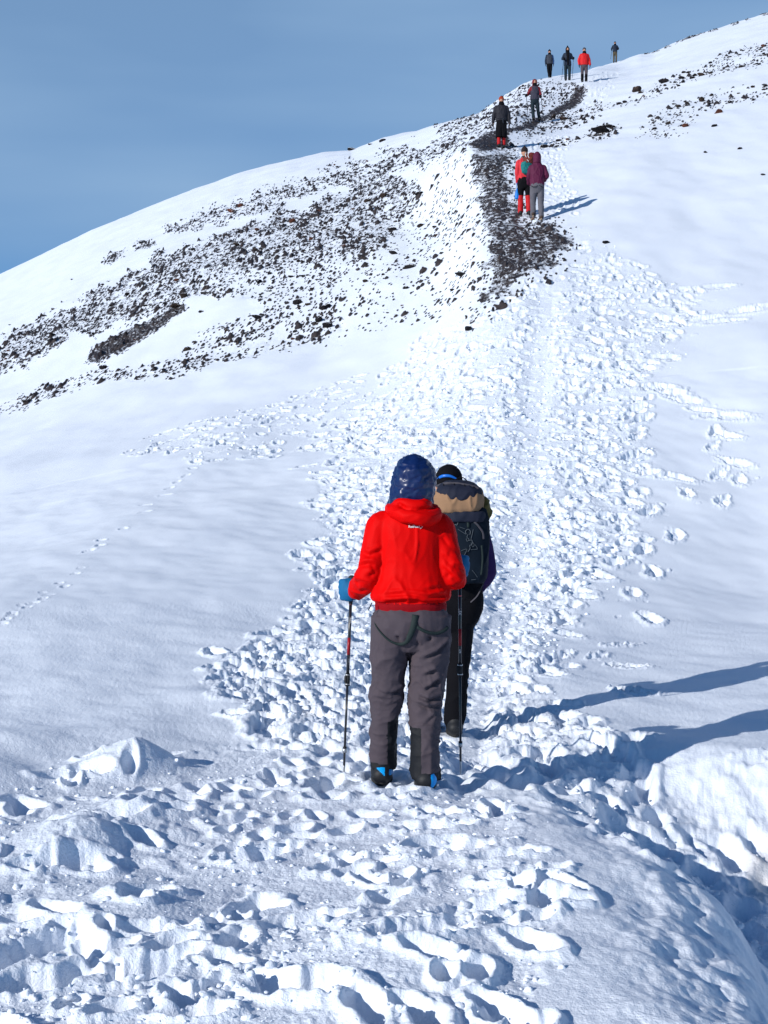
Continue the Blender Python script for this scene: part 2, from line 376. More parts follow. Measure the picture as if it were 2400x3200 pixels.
# pits between the hummocks
def stamp(x, y, ang, L_, W_, depth, rim=.35, chunk=0.0):
    """boot hole: pushed-down oval with steep sides and a thrown-up rim; y = distance, so only rows near it are touched"""
    i0 = np.searchsorted(rows, y - L_ * 1.5); i1 = np.searchsorted(rows, y + L_ * 1.5)
    if i1 <= i0 + 1: return
    Xa = CX0 + FPX * (x - L_ * 1.5) / y; Xb = CX0 + FPX * (x + L_ * 1.5) / y
    j0 = np.searchsorted(cols, min(Xa, Xb) - 3); j1 = np.searchsorted(cols, max(Xa, Xb) + 3)
    if j1 <= j0 + 1: return
    x_, y_ = WX[i0:i1, j0:j1] - x, WY[i0:i1, j0:j1] - y
    c, s = math.cos(ang), math.sin(ang)
    a = (x_ * c + y_ * s) / (L_ * .5); b = (-x_ * s + y_ * c) / (W_ * .5)
    nf = min(1, max(0, (y - 7) / 3.))
    r = np.sqrt(a * a + b * b) + .26 * perlin(x_ * 9 + x * 7, y_ * 9 + y * 5, 5) + (.05 + .09 * nf) * perlin(x_ * 26 + x * 7, y_ * 26 + y * 5, 6)
    h = -depth * sstep(1.25 - .1 * nf, .42 + .24 * nf, r) * (1 + .35 * a + .35 * perlin(x_ * 17 + x * 3, y_ * 17 + y, 8)) + depth * rim * np.exp(-((r - 1.3) / .28) ** 2)
    if chunk: h = h + chunk * np.exp(-((r - 1.25) / .4) ** 2) * np.maximum(0, perlin(x_ * 26 + x * 3, y_ * 26 + y, 9))
    HP[i0:i1, j0:j1] += h
HP = np.zeros(XX.shape)
rng = np.random.RandomState(12)
def rand_prints(mask, count, dmin, dmax, size=(.24, .34), depth=(.03, .08), head=math.pi / 2, spread=.6, rim=.4, chunk=.03, pw=1.0):
    sel = (mask > .35) & (DD > dmin) & (DD < dmax)
    ii, jj = np.nonzero(sel)
    if len(ii) == 0: return
    # weight by real ground area of each cell
    wgt = (np.gradient(rows)[ii] * np.gradient(cols)[jj] / FPX * rows[ii]) ** pw; wgt /= wgt.sum()
    pick = rng.choice(len(ii), count, p=wgt)
    for k in pick:
        i, j = ii[k], jj[k]
        s = rng.uniform(*size)
        stamp(WX[i, j], WY[i, j], head + rng.normal() * spread, s, s * rng.uniform(.42, .6), rng.uniform(*depth), rim, chunk)
rand_prints(mt, 300, 7.2, 12, depth=(.02, .06))
rand_prints(mt, 560, 12, 24, depth=(.025, .07), size=(.24, .36), spread=.9)
rand_prints(mt, 420, 24, 34, depth=(.03, .08), size=(.24, .38), spread=.9)
rand_prints(np.clip(marg, 0, .9), 260, 8, 30, depth=(.03, .07), size=(.24, .38), spread=1.2, pw=.6)
rand_prints(mbr, 150, 14, 30, depth=(.03, .07), head=.5, spread=.9)
rand_prints(mf, 120, 3.6, 8.2, depth=(.05, .115), size=(.12, .25), head=1.9, spread=1.2, chunk=.03, pw=.7)
rand_prints(mrb, 70, 6, 11, depth=(.03, .07))
rand_prints(mup, 260, 36, 56, depth=(.04, .09)); rand_prints(mtop, 160, 60, 110, depth=(.05, .1))
# footprints one can follow: right-hand field and foreground mound (bearing, height, turn)
def ray_hit(X, Y):
    """distance at which the base slope is met along a bearing at a height reading (nearest hit)"""
    j = int(np.clip(np.searchsorted(cols, X), 0, NC - 1)); col = YY[:, j]
    k = np.nonzero(col <= Y)[0]
    i = k[0] if len(k) else NR - 1
    return rows[i]
for (X, Y, L_, dep, ang) in [(1410, 1340, .34, .10, 1.5), (1368, 1285, .34, .09, 1.4), (1338, 1395, .28, .05, .5), (1366, 1440, .27, .055, 2.6), (1370, 1503, .28, .06, 2.5), (1412, 1235, .34, .10, 1.3), (1388, 1190, .36, .10, 1.2),
        (1330, 1215, .36, .1, 1.0), (1398, 1105, .38, .1, .8), (1470, 1030, .4, .07, 2.6), (1485, 1068, .3, .06, 1.5), (1560, 1088, .34, .07, 1.4), (1552, 1022, .34, .06, 1.0), (1598, 1035, .34, .07, 1.5), (1590, 1000, .4, .05, 2.5), (1578, 940, .34, .07, 2.4),
        (1545, 930, .34, .07, 1.2), (1538, 965, .3, .05, 1.2), (1430, 838, .45, .09, 2.6), (1452, 850, .5, .08, 2.6), (1480, 862, .5, .07, 2.6), (1520, 882, .4, .08, 2.6), (1575, 895, .6, .05, 2.6), (1365, 985, .4, .1, 1.0), (1372, 945, .36, .09, .8), (1385, 905, .4, .1, .8), (1373, 880, .36, .08, .6),
        (1460, 1160, .34, .07, 1.2), (1545, 625, .6, .05, 0), (1500, 690, .7, .05, .1), (1560, 695, .6, .05, -.1), (1630, 668, .8, .06, 0), (1600, 672, .6, .06, .1), (1290, 1420, .25, .03, 1), (1205, 1420, .3, .04, 1),
        (1085, 1880, .26, .075, .3), (1050, 1778, .24, .05, .15), (1150, 1925, .22, .04, .2), (1090, 2020, .14, .03, .4), (930, 1795, .30, .06, .3), (960, 1770, .24, .05, 2.8), (905, 2050, .34, .08, .4), (1010, 1990, .3, .07, .5),
        (90, 1880, .26, .08, .3), (160, 1870, .22, .09, .5), (450, 2005, .12, .06, 1.2), (440, 2150, .16, .06, .8), (300, 2100, .3, .09, .5), (100, 2050, .36, .10, 1.0), (90, 2120, .36, .10, .5), (660, 2150, .3, .09, 2.7), (640, 2000, .28, .07, .5), (500, 1780, .22, .06, .8), (1085, 1478, .2, .03, 1.3),
        (1640, 1640, .25, .03, .2), (1190, 1560, .3, .05, .3), (760, 1640, .34, .07, 1.5), (700, 1700, .3, .06, 1.2), (600, 1680, .34, .06, .8), (330, 1760, .3, .08, .6), (250, 1790, .26, .07, .4), (560, 1850, .3, .07, .9), (1000, 1850, .3, .06, .2)]:
    d = ray_hit(X, Y); x_0 = (X - CX0) / FPX * d; stamp(x_0, d, ang, L_, L_ * .5, dep, .28, .05)
    u1 = rng.uniform(-.4, .4); stamp(x_0 + math.cos(ang + u1) * L_ * .5, d + math.sin(ang + u1) * L_ * .5, ang + u1, L_ * rng.uniform(.4, .8), L_ * rng.uniform(.25, .45), dep * rng.uniform(.3, .8), .3, .05)
    for q in range(3): stamp(x_0 + rng.normal() * L_ * .6, d + rng.normal() * L_ * .6, rng.uniform(0, 3), L_ * .22, L_ * .16, dep * rng.uniform(-.35, .3), .2, .0)
# faint old trail at far left
for k in (0, 1, 3, 4, 5, 8, 9, 11, 13, 14, 15, 18, 19, 22, 24):
    t = k / 25.; X = -10 + 190 * t + 6 * math.sin(k * 2.1); Y = 1345 - 115 * t + (5 if k % 2 else -5)
    d = ray_hit(X, Y); stamp((X - CX0) / FPX * d, d, 1.0 + .5 * math.sin(k * 5), .12 + .03 * math.sin(k * 3), .09, .014 + .007 * math.sin(k * 7), .25)
for k in (0, 3, 4, 9, 15, 16, 21, 22, 24, 27, 28):
    t = k / 29.; X = 190 + 230 * t + 5 * math.sin(k * 3.); Y = 1200 - 190 * t + (4 if k % 2 else -4)
    d = ray_hit(X, Y); stamp((X - CX0) / FPX * d, d, 1.0 + math.sin(k * 5.), .2, .12, .018, .3)

TREAD = np.exp(-((XX - np.interp(YY, [500, 700, 900, 1100, 1300, 1600], [1190, 1175, 1150, 1135, 1090, 1010])) / np.interp(YY, [500, 900, 1600], [26, 38, 44])) ** 2) * (DD > 8.5) * (DD < 36)
HP = (1 - .8 * TREAD) * np.where(HP < 0, -.13 * np.tanh(-HP / .13), .035 * np.tanh(HP / .035)) * np.interp(DD, [4, 14, 30], [1, .85, .65])
H += HP
# ---- broken, lumpy snow
def billow(scale, seed, octv=3, gain=.5):
    x, y = WX[SEL] * scale, WY[SEL] * scale; s_ = 0; a_ = 1.; t_ = 0
    wx_ = .5 * perlin(x * .7, y * .7, seed + 50); wy_ = .5 * perlin(x * .7 + 9, y * .7 + 4, seed + 51); x = x + wx_; y = y + wy_
    for q in range(octv):
        s_ = s_ + a_ * np.minimum(np.abs(perlin(x, y, seed + q)) * 2.2, 1); t_ += a_; x = x * 2.1 + 3.3; y = y * 2.1 + 1.7; a_ *= gain
    return s_ / t_
def lumps(scale, seed, thr=.0):
    f1, f2, r = worley(WX[SEL] * scale + .15 * perlin(WX[SEL] * scale * 2, WY[SEL] * scale * 2, seed), WY[SEL] * scale, seed)
    dome = np.sqrt(np.clip(1 - (f1 * 1.25) ** 2, 0, 1)) * np.clip((r - thr) / (1 - thr), 0, 1)
    return dome
mall = np.clip(np.maximum.reduce([mt * (.75 + .25 * mcore), mbr * .5, mf * .72, mrb * .8, mup * .6, mtop * .6]), 0, 1)
SEL = (mall > .02) & (DD < 120)
wxs, wys = WX[SEL], WY[SEL]
patch = sstep(-.38, .18, fbm(wxs * 1.6, wys * 1.6, 61, 3))      # untouched islands stay smooth
edge = sstep(.25, .95, mall[SEL] + .5 * fbm(wxs * 2.2, wys * 1.4, 63, 3))
amp = edge * np.where(DD[SEL] < 8.0, .08 + .80 * patch, .30 + .70 * patch)
growth = np.interp(DD[SEL], [4, 8, 9, 12, 16, 25, 40, 100], [.54, .60, .74, .70, .56, .44, .5, .9])
tread = np.exp(-((XX[SEL] - np.interp(YY[SEL], [500, 700, 900, 1100, 1300, 1600], [1190, 1175, 1150, 1135, 1090, 1010])) / np.interp(YY[SEL], [500, 900, 1600], [24, 34, 46])) ** 2)
tread = np.clip(tread * 1.25, 0, 1); amp = amp * (1 - .85 * tread)
fine_ = sstep(16, 9, DD[SEL]); farm = sstep(9, 15, DD[SEL])
var = sstep(-.35, .45, fbm(wxs * .9 + 5, wys * .9, 65, 3))         # rough and flattened patches alternate
hl = (.30 + .70 * var) * (.050 * billow(3.4, 71) + .026 * billow(8.5, 73) + .008 * billow(24, 75, 2) * (.4 + fine_))
hl += (1 - .5 * farm) * (.018 * lumps(5.5, 71, .6) + .013 * lumps(11., 73, .55) + .008 * lumps(22., 75, .5)) + .016 * fbm(wxs * 2.1, wys * 1.8, 77, 3)
hl -= .22 * np.clip(fbm(wxs * 2.6, wys * 2.6, 79, 3) - .20, 0, .22) * (.5 + .5 * var)
growth = growth * 1.18
H[SEL] += amp * growth * (hl - .03) * 1.15
H[SEL] -= .05 * tread * mt[SEL]
# sun and wind have rounded the near lumps: relax steep steps by the viewpoint
iN = int(np.searchsorted(rows, 9.0)); Hn = H[:iN].copy(); B = Hn.copy()
for q in range(5):
    st_ = 1 if q % 3 else 2
    P_ = np.pad(B, ((0, 0), (st_, st_)), 'edge'); B = .25 * P_[:, :-2 * st_] + .5 * B + .25 * P_[:, 2 * st_:]
    if q < 3: P_ = np.pad(B, ((1, 1), (0, 0)), 'edge'); B = .25 * P_[:-2] + .5 * B + .25 * P_[2:]
wN = sstep(9.0, 7.6, DD[:iN]); H[:iN] = Hn * (1 - wN) + B * wN
H += .0045 * np.clip(mall, 0, 1) * fbm(WX * 42, WY * 42, 85, 2) * (DD < 9)
# undisturbed snow: fine crust
H += (1 - np.clip(mall, 0, 1)) * .0018 * perlin(WX * 34, WY * 34, 81) * (DD < 14)
H += .0055 * fbm(WX * 16, WY * 16, 83, 2) * np.clip(TR * 3* 1.2 + .5 * sstep(-.25, .1, side) * (DD < 8.5), 0, 1)
H += .06 * np.clip(TR * 4, 0, 1) * fbm(WX * 5.5, WY * 4, 87, 5) * sstep(-.05, .3, side)
wl = wall * sstep(1.35, .4, WY - foot_y) * sstep(.9, 1.3, WX) * (WY < 9.2)
H += wl * (.018 * fbm(WX * 4.5, WY * 4.5, 88, 4) + .02 * np.abs(fbm(WX * 11, WY * 11, 89, 3)))
# ---- stony ground: stones stand out of the snow as ridgelets, dark on the risers
SEL = ROCKM > .02
wxs, wys, rm = WX[SEL], WY[SEL], ROCKM[SEL]
tilt = wxs * .25                                    # stone runs follow the fall line
nA = fbm(wxs * .9, wys * .45, 91, 4); 
GZ = np.maximum(mask_poly(ZG['gravel'], 10), mask_poly(ZG['trail'], 6))[SEL]
f1, f2, rA = worley(wxs * 4.6, wys * 2.0, 93); f1b, f2b, rB = worley(wxs * 9.5, wys * 4.0, 95); f1c, _, rC = worley(wxs * 19, wys * 8, 97)
local = np.clip(rm * (1 + 1.7 * nA), 0, 1.1)
sA = (rA < local * .16 * (1 - .9 * GZ)) * np.clip(1 - f1 * 1.9, 0, 1); sB = (rB < local * .30 * (1 - .6 * GZ)) * np.clip(1 - f1b * 1.6, 0, 1); sC = (rC < local * .50) * np.clip(1 - f1c * 1.4, 0, 1)
rock = np.clip(np.maximum.reduce([sA * 2.2, sB * 1.7, sC * 1.4]), 0, 1)
H[SEL] += .16 * sA * np.clip(DD[SEL] / 55, .5, 1) + .07 * sB + .02 * sC + .13 * rm * fbm(wxs * 1.2, wys * .8, 99, 5, .6)
ROCKV = np.zeros(XX.shape, np.float32); ROCKV[SEL] = rock
GRAV = np.maximum(mask_poly(ZG['gravel'], 26, wob=40, seed=5) * .86, mask_poly(ZG['trail'], 8, wob=5, seed=6)); GRAV = np.maximum(GRAV, mask_poly(ZG['dark'], 9, wob=6, seed=7) * .9)
GRAV = np.maximum(GRAV, np.clip(ROCKM, 0, .8) * 1.08)
# faint grit tint around the stones
ZZ = Z0 + H
# stand boots: small trodden pads so that feet meet the snow
def height(x, y):
    X = CX0 + FPX * x / y
    i = int(np.clip(np.searchsorted(rows, y), 1, NR - 1)); j = int(np.clip(np.searchsorted(cols, X), 1, NC - 1))
    ti = (y - rows[i - 1]) / (rows[i] - rows[i - 1]); tj = (X - cols[j - 1]) / (cols[j] - cols[j - 1])
    a = ZZ[i - 1, j - 1] * (1 - tj) + ZZ[i - 1, j] * tj; b = ZZ[i, j - 1] * (1 - tj) + ZZ[i, j] * tj
    return CAM_Z + a * (1 - ti) + b * ti
def pad(x, y, r, z=None):
    """level the snow where somebody stands; returns world height"""
    i0, i1 = np.searchsorted(rows, [y - 2 * r, y + 2 * r])
    h0 = (height(x, y) - CAM_Z) if z is None else z
    if i1 > i0:
        w = np.exp(-(((WX[i0:i1] - x) ** 2 + (WY[i0:i1] - y) ** 2) / (r * r)) ** 2)
        ZZ[i0:i1] = ZZ[i0:i1] * (1 - w) + h0 * w
    return CAM_Z + h0
# people and their feet come first (x, y of each foot), the snow is pressed there
# ------------------------------------------------------------------ shape building for figures
class Geo:
    def __init__(s): s.v = []; s.f = []
    def ring_loft(s, rings):
        """rings: list of arrays (n,3); closed with fan caps"""
        n = len(rings[0]); b = len(s.v)
        for r in rings: s.v += [tuple(p) for p in r]
        for i in range(len(rings) - 1):
            for j in range(n):
                a = b + i * n + j; c = b + i * n + (j + 1) % n
                s.f.append((a, c, c + n, a + n))
        c0 = len(s.v); s.v.append(tuple(np.mean(rings[0], 0))); c1 = len(s.v); s.v.append(tuple(np.mean(rings[-1], 0)))
        e = b + (len(rings) - 1) * n
        for j in range(n):
            s.f.append((c0, b + (j + 1) % n, b + j)); s.f.append((c1, e + j, e + (j + 1) % n))
    def loft(s, rows, n=28, power=2.3, sub=4, off=(0, 0, 0)):
        """rows: (z, cx, cy, rx, ry), horizontal rounded sections"""
        A_ = np.array(rows, float); A_ = A_[np.argsort(A_[:, 0])]
        t = np.arange(len(A_)); tt = np.linspace(0, len(A_) - 1, (len(A_) - 1) * sub + 1)
        B = np.stack([catmull(A_[:, k], tt) for k in range(5)], 1)
        th = np.linspace(0, 2 * np.pi, n, endpoint=False); rings = []
        c, q = np.cos(th), np.sin(th)
        ex = np.sign(c) * np.abs(c) ** (2 / power); ey = np.sign(q) * np.abs(q) ** (2 / power)
        for z, cx, cy, rx, ry in B:
            rings.append(np.stack([off[0] + cx + rx * ex, off[1] + cy + ry * ey, np.full(n, off[2] + z)], 1))
        s.ring_loft(rings); return s
    def tube(s, pts, rad, n=14, sub=5, cap=True, flat=None):
        P_ = np.array(pts, float); r = np.array([(q, q) if np.isscalar(q) else q for q in (rad if hasattr(rad, '__len__') else [rad] * len(P_))], float)
        if len(P_) > 2 or sub > 1:
            tt = np.linspace(0, len(P_) - 1, (len(P_) - 1) * sub + 1)
            P_ = np.stack([catmull(P_[:, k], tt) for k in range(3)], 1); r = np.stack([catmull(r[:, k], tt) for k in range(2)], 1)
        T = np.gradient(P_, axis=0); T /= np.linalg.norm(T, axis=1)[:, None] + 1e-9
        up = np.array([0, 0, 1.]) if abs(T[0][2]) < .9 else np.array([0, 1., 0])
        if flat is not None: up = np.array(flat, float)
        th = np.linspace(0, 2 * np.pi, n, endpoint=False); rings = []
        u = np.cross(T[0], up); u /= np.linalg.norm(u)
        fr = []
        for i in range(len(P_)):
            u = u - T[i] * np.dot(u, T[i]); u /= np.linalg.norm(u) + 1e-9
            fr.append((u.copy(), np.cross(T[i], u)))
        def ring(i, k, shift):
            a, b = fr[i]
            return P_[i] + T[i] * shift + (np.cos(th)[:, None] * a * r[i, 0] + np.sin(th)[:, None] * b * r[i, 1]) * k
        if cap:
            for k in (.35, .7, .92): rings.append(ring(0, k, -math.sqrt(1 - k * k) * r[0].mean()))
        for i in range(len(P_)): rings.append(ring(i, 1, 0))
        if cap:
            for k in (.92, .7, .35): rings.append(ring(-1, k, math.sqrt(1 - k * k) * r[-1].mean()))
        s.ring_loft(rings); return s
    def ell(s, c, r, n=18, m=12, rot=None):
        rings = []; th = np.linspace(0, 2 * np.pi, n, endpoint=False); M_ = np.array(Matrix.Rotation(rot[0], 3, rot[1])) if rot else np.eye(3)
        for k in range(1, m):
            a = math.pi * k / m
            p = np.stack([np.cos(th) * math.sin(a) * r[0], np.sin(th) * math.sin(a) * r[1], np.full(n, -math.cos(a) * r[2])], 1)
            rings.append(p @ M_.T + np.array(c))
        s.ring_loft(rings); return s
    def box(s, c, h, rot=0.0, bevel=.2):
        cx, cy, cz = c; rows = []
        g = Geo(); hx, hy, hz = h
        for z, k in ((-1, 1 - bevel), (-1 + bevel, 1), (1 - bevel, 1), (1, 1 - bevel)):
            rows.append((z * hz, 0, 0, hx * k, hy * k))
        g.loft(rows, n=16, power=6, sub=1)
        cr, sr = math.cos(rot), math.sin(rot); b = len(s.v)
        s.v += [(cx + x * cr - y * sr, cy + x * sr + y * cr, cz + z) for x, y, z in g.v]
        s.f += [tuple(b + i for i in f) for f in g.f]; return s
    def mesh(s, name, smooth=True):
        me = new_mesh(name, s.v, s.f, smooth)
        bm = bmesh.new(); bm.from_mesh(me); bmesh.ops.recalc_face_normals(bm, faces=bm.faces); bm.to_mesh(me); bm.free()
        return me
def catmull(a, tt):
    n = len(a); i = np.clip(np.floor(tt).astype(int), 0, n - 2); t = tt - i
    p0 = a[np.clip(i - 1, 0, n - 1)]; p1 = a[i]; p2 = a[i + 1]; p3 = a[np.clip(i + 2, 0, n - 1)]
    return .5 * (2 * p1 + (p2 - p0) * t + (2 * p0 - 5 * p1 + 4 * p2 - p3) * t * t + (3 * p1 - p0 - 3 * p2 + p3) * t ** 3)
def remesh(geo, voxel, smooth=3, name='m'):
    me = geo.mesh('tmp'); o = bpy.data.objects.new('tmp', me); scene.collection.objects.link(o)
    m = o.modifiers.new('r', 'REMESH'); m.mode = 'VOXEL'; m.voxel_size = voxel; m.use_smooth_shade = True
    if smooth:
        k = o.modifiers.new('s', 'SMOOTH'); k.iterations = smooth; k.factor = .5
    dg = bpy.context.evaluated_depsgraph_get(); dg.update()
    out = bpy.data.meshes.new_from_object(o.evaluated_get(dg)); out.name = name
    bpy.data.objects.remove(o); bpy.data.meshes.remove(me)
    out.materials.clear()
    return out
def coords(me):
    a = np.empty(len(me.vertices) * 3, np.float32); me.vertices.foreach_get('co', a); return a.reshape(-1, 3)
def normals(me):
    a = np.empty(len(me.vertices) * 3, np.float32); me.vertex_normals.foreach_get('vector', a); return a.reshape(-1, 3)
def displace(me, fn):
    c = coords(me); nr = normals(me); c = c + nr * np.asarray(fn(c, nr), np.float32)[:, None]
    me.vertices.foreach_set('co', c.astype(np.float32).ravel()); me.update()
def extract(me, fn, name):
    """lift the faces whose centres satisfy fn out of a mesh; returns (rest, piece)"""
    c = coords(me); q = np.empty(len(me.loops), np.int32); me.loops.foreach_get('vertex_index', q)
    tot = np.empty(len(me.polygons), np.int32); me.polygons.foreach_get('loop_total', tot)
    assert (tot == 4).all()
    q = q.reshape(-1, 4); cen = c[q].mean(1); nr = np.cross(c[q[:, 1]] - c[q[:, 0]], c[q[:, 3]] - c[q[:, 0]]); nr /= np.linalg.norm(nr, axis=1)[:, None] + 1e-12
    m = fn(cen, nr)
    def sub(k, nm):
        u, inv = np.unique(q[k].ravel(), return_inverse=True)
        return new_mesh(nm, c[u], inv.reshape(-1, 4).astype(np.int32))
    return sub(~m, me.name), sub(m, name)
def folds(c, freq, seed, stretch=(1, 1, 1), warp=.35, sharp=2.5):
    p = c * np.array(stretch, np.float32) * freq
    w = perlin3(p * .6 + 7.1, seed + 5)
    n_ = perlin3(p + warp * w[:, None] * np.array([2., 1.2, 2.], np.float32), seed)
    return np.clip(1 - np.abs(n_) * 1.8, 0, 1) ** sharp
def gaussline(c, pts, width):
    """closeness (0..1) of points to a 3-D polyline"""
    d = np.full(len(c), 9., np.float32)
    for a, b in zip(pts[:-1], pts[1:]):
        a = np.array(a, np.float32); b = np.array(b, np.float32); e = b - a
        t = np.clip(((c - a) @ e) / (e @ e), 0, 1); d = np.minimum(d, np.linalg.norm(c - a - t[:, None] * e, axis=1))
    return np.exp(-(d / width) ** 2)

# ------------------------------------------------------------------ cloth, skin and metal
def srgb(h):
    if isinstance(h, str): h = tuple(int(h[i:i + 2], 16) / 255 for i in (0, 2, 4))
    return tuple(x / 12.92 if x <= .04045 else ((x + .055) / 1.055) ** 2.4 for x in h)
MATS = {}
def cloth(name, col, rough=.75, weave=300, bump=.15, sheen=.0, spec=.3, var=.12):
    if name in MATS: return MATS[name]
    m, nt, b = new_mat(name)
    t = N(nt, 'ShaderNodeTexCoord'); n1 = N(nt, 'ShaderNodeTexNoise'); n1.inputs['Scale'].default_value = 9; n1.inputs['Detail'].default_value = 5
    mr = N(nt, 'ShaderNodeMapRange'); mr.inputs['To Min'].default_value = 1 - var * 1.6; mr.inputs['To Max'].default_value = 1 + var * 1.6
    mm = N(nt, 'ShaderNodeMix', data_type='RGBA', blend_type='MULTIPLY'); mm.inputs['Factor'].default_value = 1; mm.inputs['A'].default_value = (*col, 1)
    n2 = N(nt, 'ShaderNodeTexNoise'); n2.inputs['Scale'].default_value = weave; n2.inputs['Detail'].default_value = 2
    bp = N(nt, 'ShaderNodeBump'); bp.inputs['Strength'].default_value = bump; bp.inputs['Distance'].default_value = .002
    l = nt.links.new
    l(t.outputs['Object'], n1.inputs['Vector']); l(t.outputs['Object'], n2.inputs['Vector']); l(n1.outputs['Fac'], mr.inputs['Value']); l(mr.outputs[0], mm.inputs['B'])
    l(mm.outputs['Result'], b.inputs['Base Color']); l(n2.outputs['Fac'], bp.inputs['Height']); l(bp.outputs[0], b.inputs['Normal'])
    b.inputs['Roughness'].default_value = rough; b.inputs['Specular IOR Level'].default_value = spec
    if sheen: b.inputs['Sheen Weight'].default_value = sheen
    MATS[name] = m; return m
C_ = dict(
    red=cloth('red_shell', (.60, .001, .001), .62, 500, .05, spec=.06, var=.04), redband=cloth('red_band', (.24, .002, .006), .8, spec=.1), navy=cloth('navy_down', (.003, .014, .075), .33, 60, .1, spec=.40),
    greytr=cloth('grey_trouser', (.062, .048, .059), .85, 700, .4, var=.08), blackp=cloth('black_patch', (.006, .007, .010), .75), black=cloth('black_cloth', (.004, .004, .006), .9, spec=.12),
    webbing=cloth('dark_webbing', (.012, .022, .022), .8), blueglove=cloth('blue_glove', (.003, .11, .26), .75, 300, .4), boot=cloth('boot_black', (.012, .013, .016), .6), bootblue=cloth('boot_blue', (.0, .33, .80), .5),
    sole=cloth('sole', (.02, .02, .02), .8), grip=cloth('pole_grip', (.02, .02, .022), .7), white=cloth('white_print', (.75, .75, .75), .5), skin=cloth('skin', (.42, .21, .14), .55, 120, .1, var=.06),
    purple=cloth('purple_fleece', (.030, .010, .075), .9, 500, .6), navypack=cloth('navy_pack', (.008, .011, .026), .8), tan=cloth('tan_pack', (.27, .155, .085), .85, 400, .5), olive=cloth('olive_pack', (.115, .085, .022), .8),
    packdark=cloth('pack_body', (.004, .009, .017), .8, spec=.12), greyweb=cloth('grey_webbing', (.05, .046, .058), .8), cord=cloth('grey_cord', (.07, .085, .10), .6), gogblue=cloth('blue_band', (.01, .13, .55), .35, 80, .05),
    maroon=cloth('maroon_jacket', (.075, .004, .032), .75), greytr2=cloth('stone_grey_trouser', (.095, .092, .11), .85), pink=cloth('coral_jacket', (.50, .018, .03), .7), reddk=cloth('red_gaiter', (.42, .004, .008), .7),
    teal=cloth('teal_pack', (.004, .14, .145), .7), brownpack=cloth('rust_pack', (.12, .018, .012), .75), darkgreen=cloth('dark_green', (.008, .035, .032), .8), bluebag=cloth('blue_bag', (.002, .16, .55), .5),
    brownhat=cloth('dark_brown_hat', (.018, .010, .010), .9), orange=cloth('orange_knit', (.28, .035, .010), .9), darkgrey=cloth('dark_grey_jacket', (.012, .012, .019), .75), cordura=cloth('grey_chest', (.032, .032, .052), .8),
    redsleeve=cloth('dull_red_sleeve', (.16, .008, .016), .75), tealpant=cloth('dark_teal_trouser', (.004, .014, .022), .8), bluenavy=cloth('blue_navy_jacket', (.006, .014, .032), .75), greyj=cloth('slate_jacket', (.028, .034, .05), .8),
    bluesleeve=cloth('blue_sleeve', (.008, .04, .14), .75), khaki=cloth('khaki_trouser', (.075, .06, .036), .85), redfar=cloth('scarlet_jacket', (.50, .005, .008), .7), brownboot=cloth('brown_boot', (.05, .03, .022), .7),
    palesole=cloth('pale_sole', (.42, .30, .20), .7), tealgear=cloth('teal_plastic', (.02, .3, .34), .5), pinkpole=cloth('pink_pole', (.6, .12, .13), .4), whitepole=cloth('white_pole', (.6, .55, .55), .4), greyhat=cloth('grey_hat', (.06, .055, .065), .9), eye=cloth('eye', (.01, .008, .008), .2))
def metal(name, col, rough):
    m, nt, b = new_mat(name); b.inputs['Base Color'].default_value = (*col, 1); b.inputs['Metallic'].default_value = .85; b.inputs['Roughness'].default_value = rough
    nn = N(nt, 'ShaderNodeTexNoise'); nn.inputs['Scale'].default_value = 40; mr = N(nt, 'ShaderNodeMapRange'); mr.inputs['To Min'].default_value = rough * .7; mr.inputs['To Max'].default_value = rough * 1.3
    nt.links.new(nn.outputs['Fac'], mr.inputs['Value']); nt.links.new(mr.outputs[0], b.inputs['Roughness']); return m
C_['shaft'] = cloth('black_shaft', (.014, .015, .02), .28, 40, 0, spec=.6); C_['steel'] = metal('bare_steel', (.55, .55, .55), .35)
C_['redshaft'] = cloth('red_print', (.30, .01, .015), .35)

def from_bvh(me):
    from mathutils.bvhtree import BVHTree
    return BVHTree.FromPolygons([v.co.copy() for v in me.vertices], [tuple(p.vertices) for p in me.polygons])
def on_back(bvh, x, z, off=.003, y0=-1.0, dy=1):
    h = bvh.ray_cast(Vector((x, y0, z)), Vector((0, dy, 0)))
    return Vector((x, (h[0].y if h[0] else 0) - off * dy, z))
def ribbon(pts, w, th=.002, wdir=(0, 0, 1)):
    g = Geo(); P_ = np.array([tuple(p) for p in pts], float); tt = np.linspace(0, len(P_) - 1, (len(P_) - 1) * 4 + 1)
    P_ = np.stack([catmull(P_[:, k], tt) for k in range(3)], 1); W = np.interp(tt, np.arange(len(pts)), w if hasattr(w, '__len__') else [w] * len(pts))
    T = np.gradient(P_, axis=0); T /= np.linalg.norm(T, axis=1)[:, None] + 1e-9; rings = []
    for i in range(len(P_)):
        nn_ = np.array([0, -1., 0]); a = np.cross(T[i], nn_); a /= np.linalg.norm(a) + 1e-9
        rings.append(np.array([P_[i] + a * W[i] / 2, P_[i] + a * W[i] / 2 + nn_ * th, P_[i] - a * W[i] / 2 + nn_ * th, P_[i] - a * W[i] / 2]))
    g.ring_loft(rings); return g

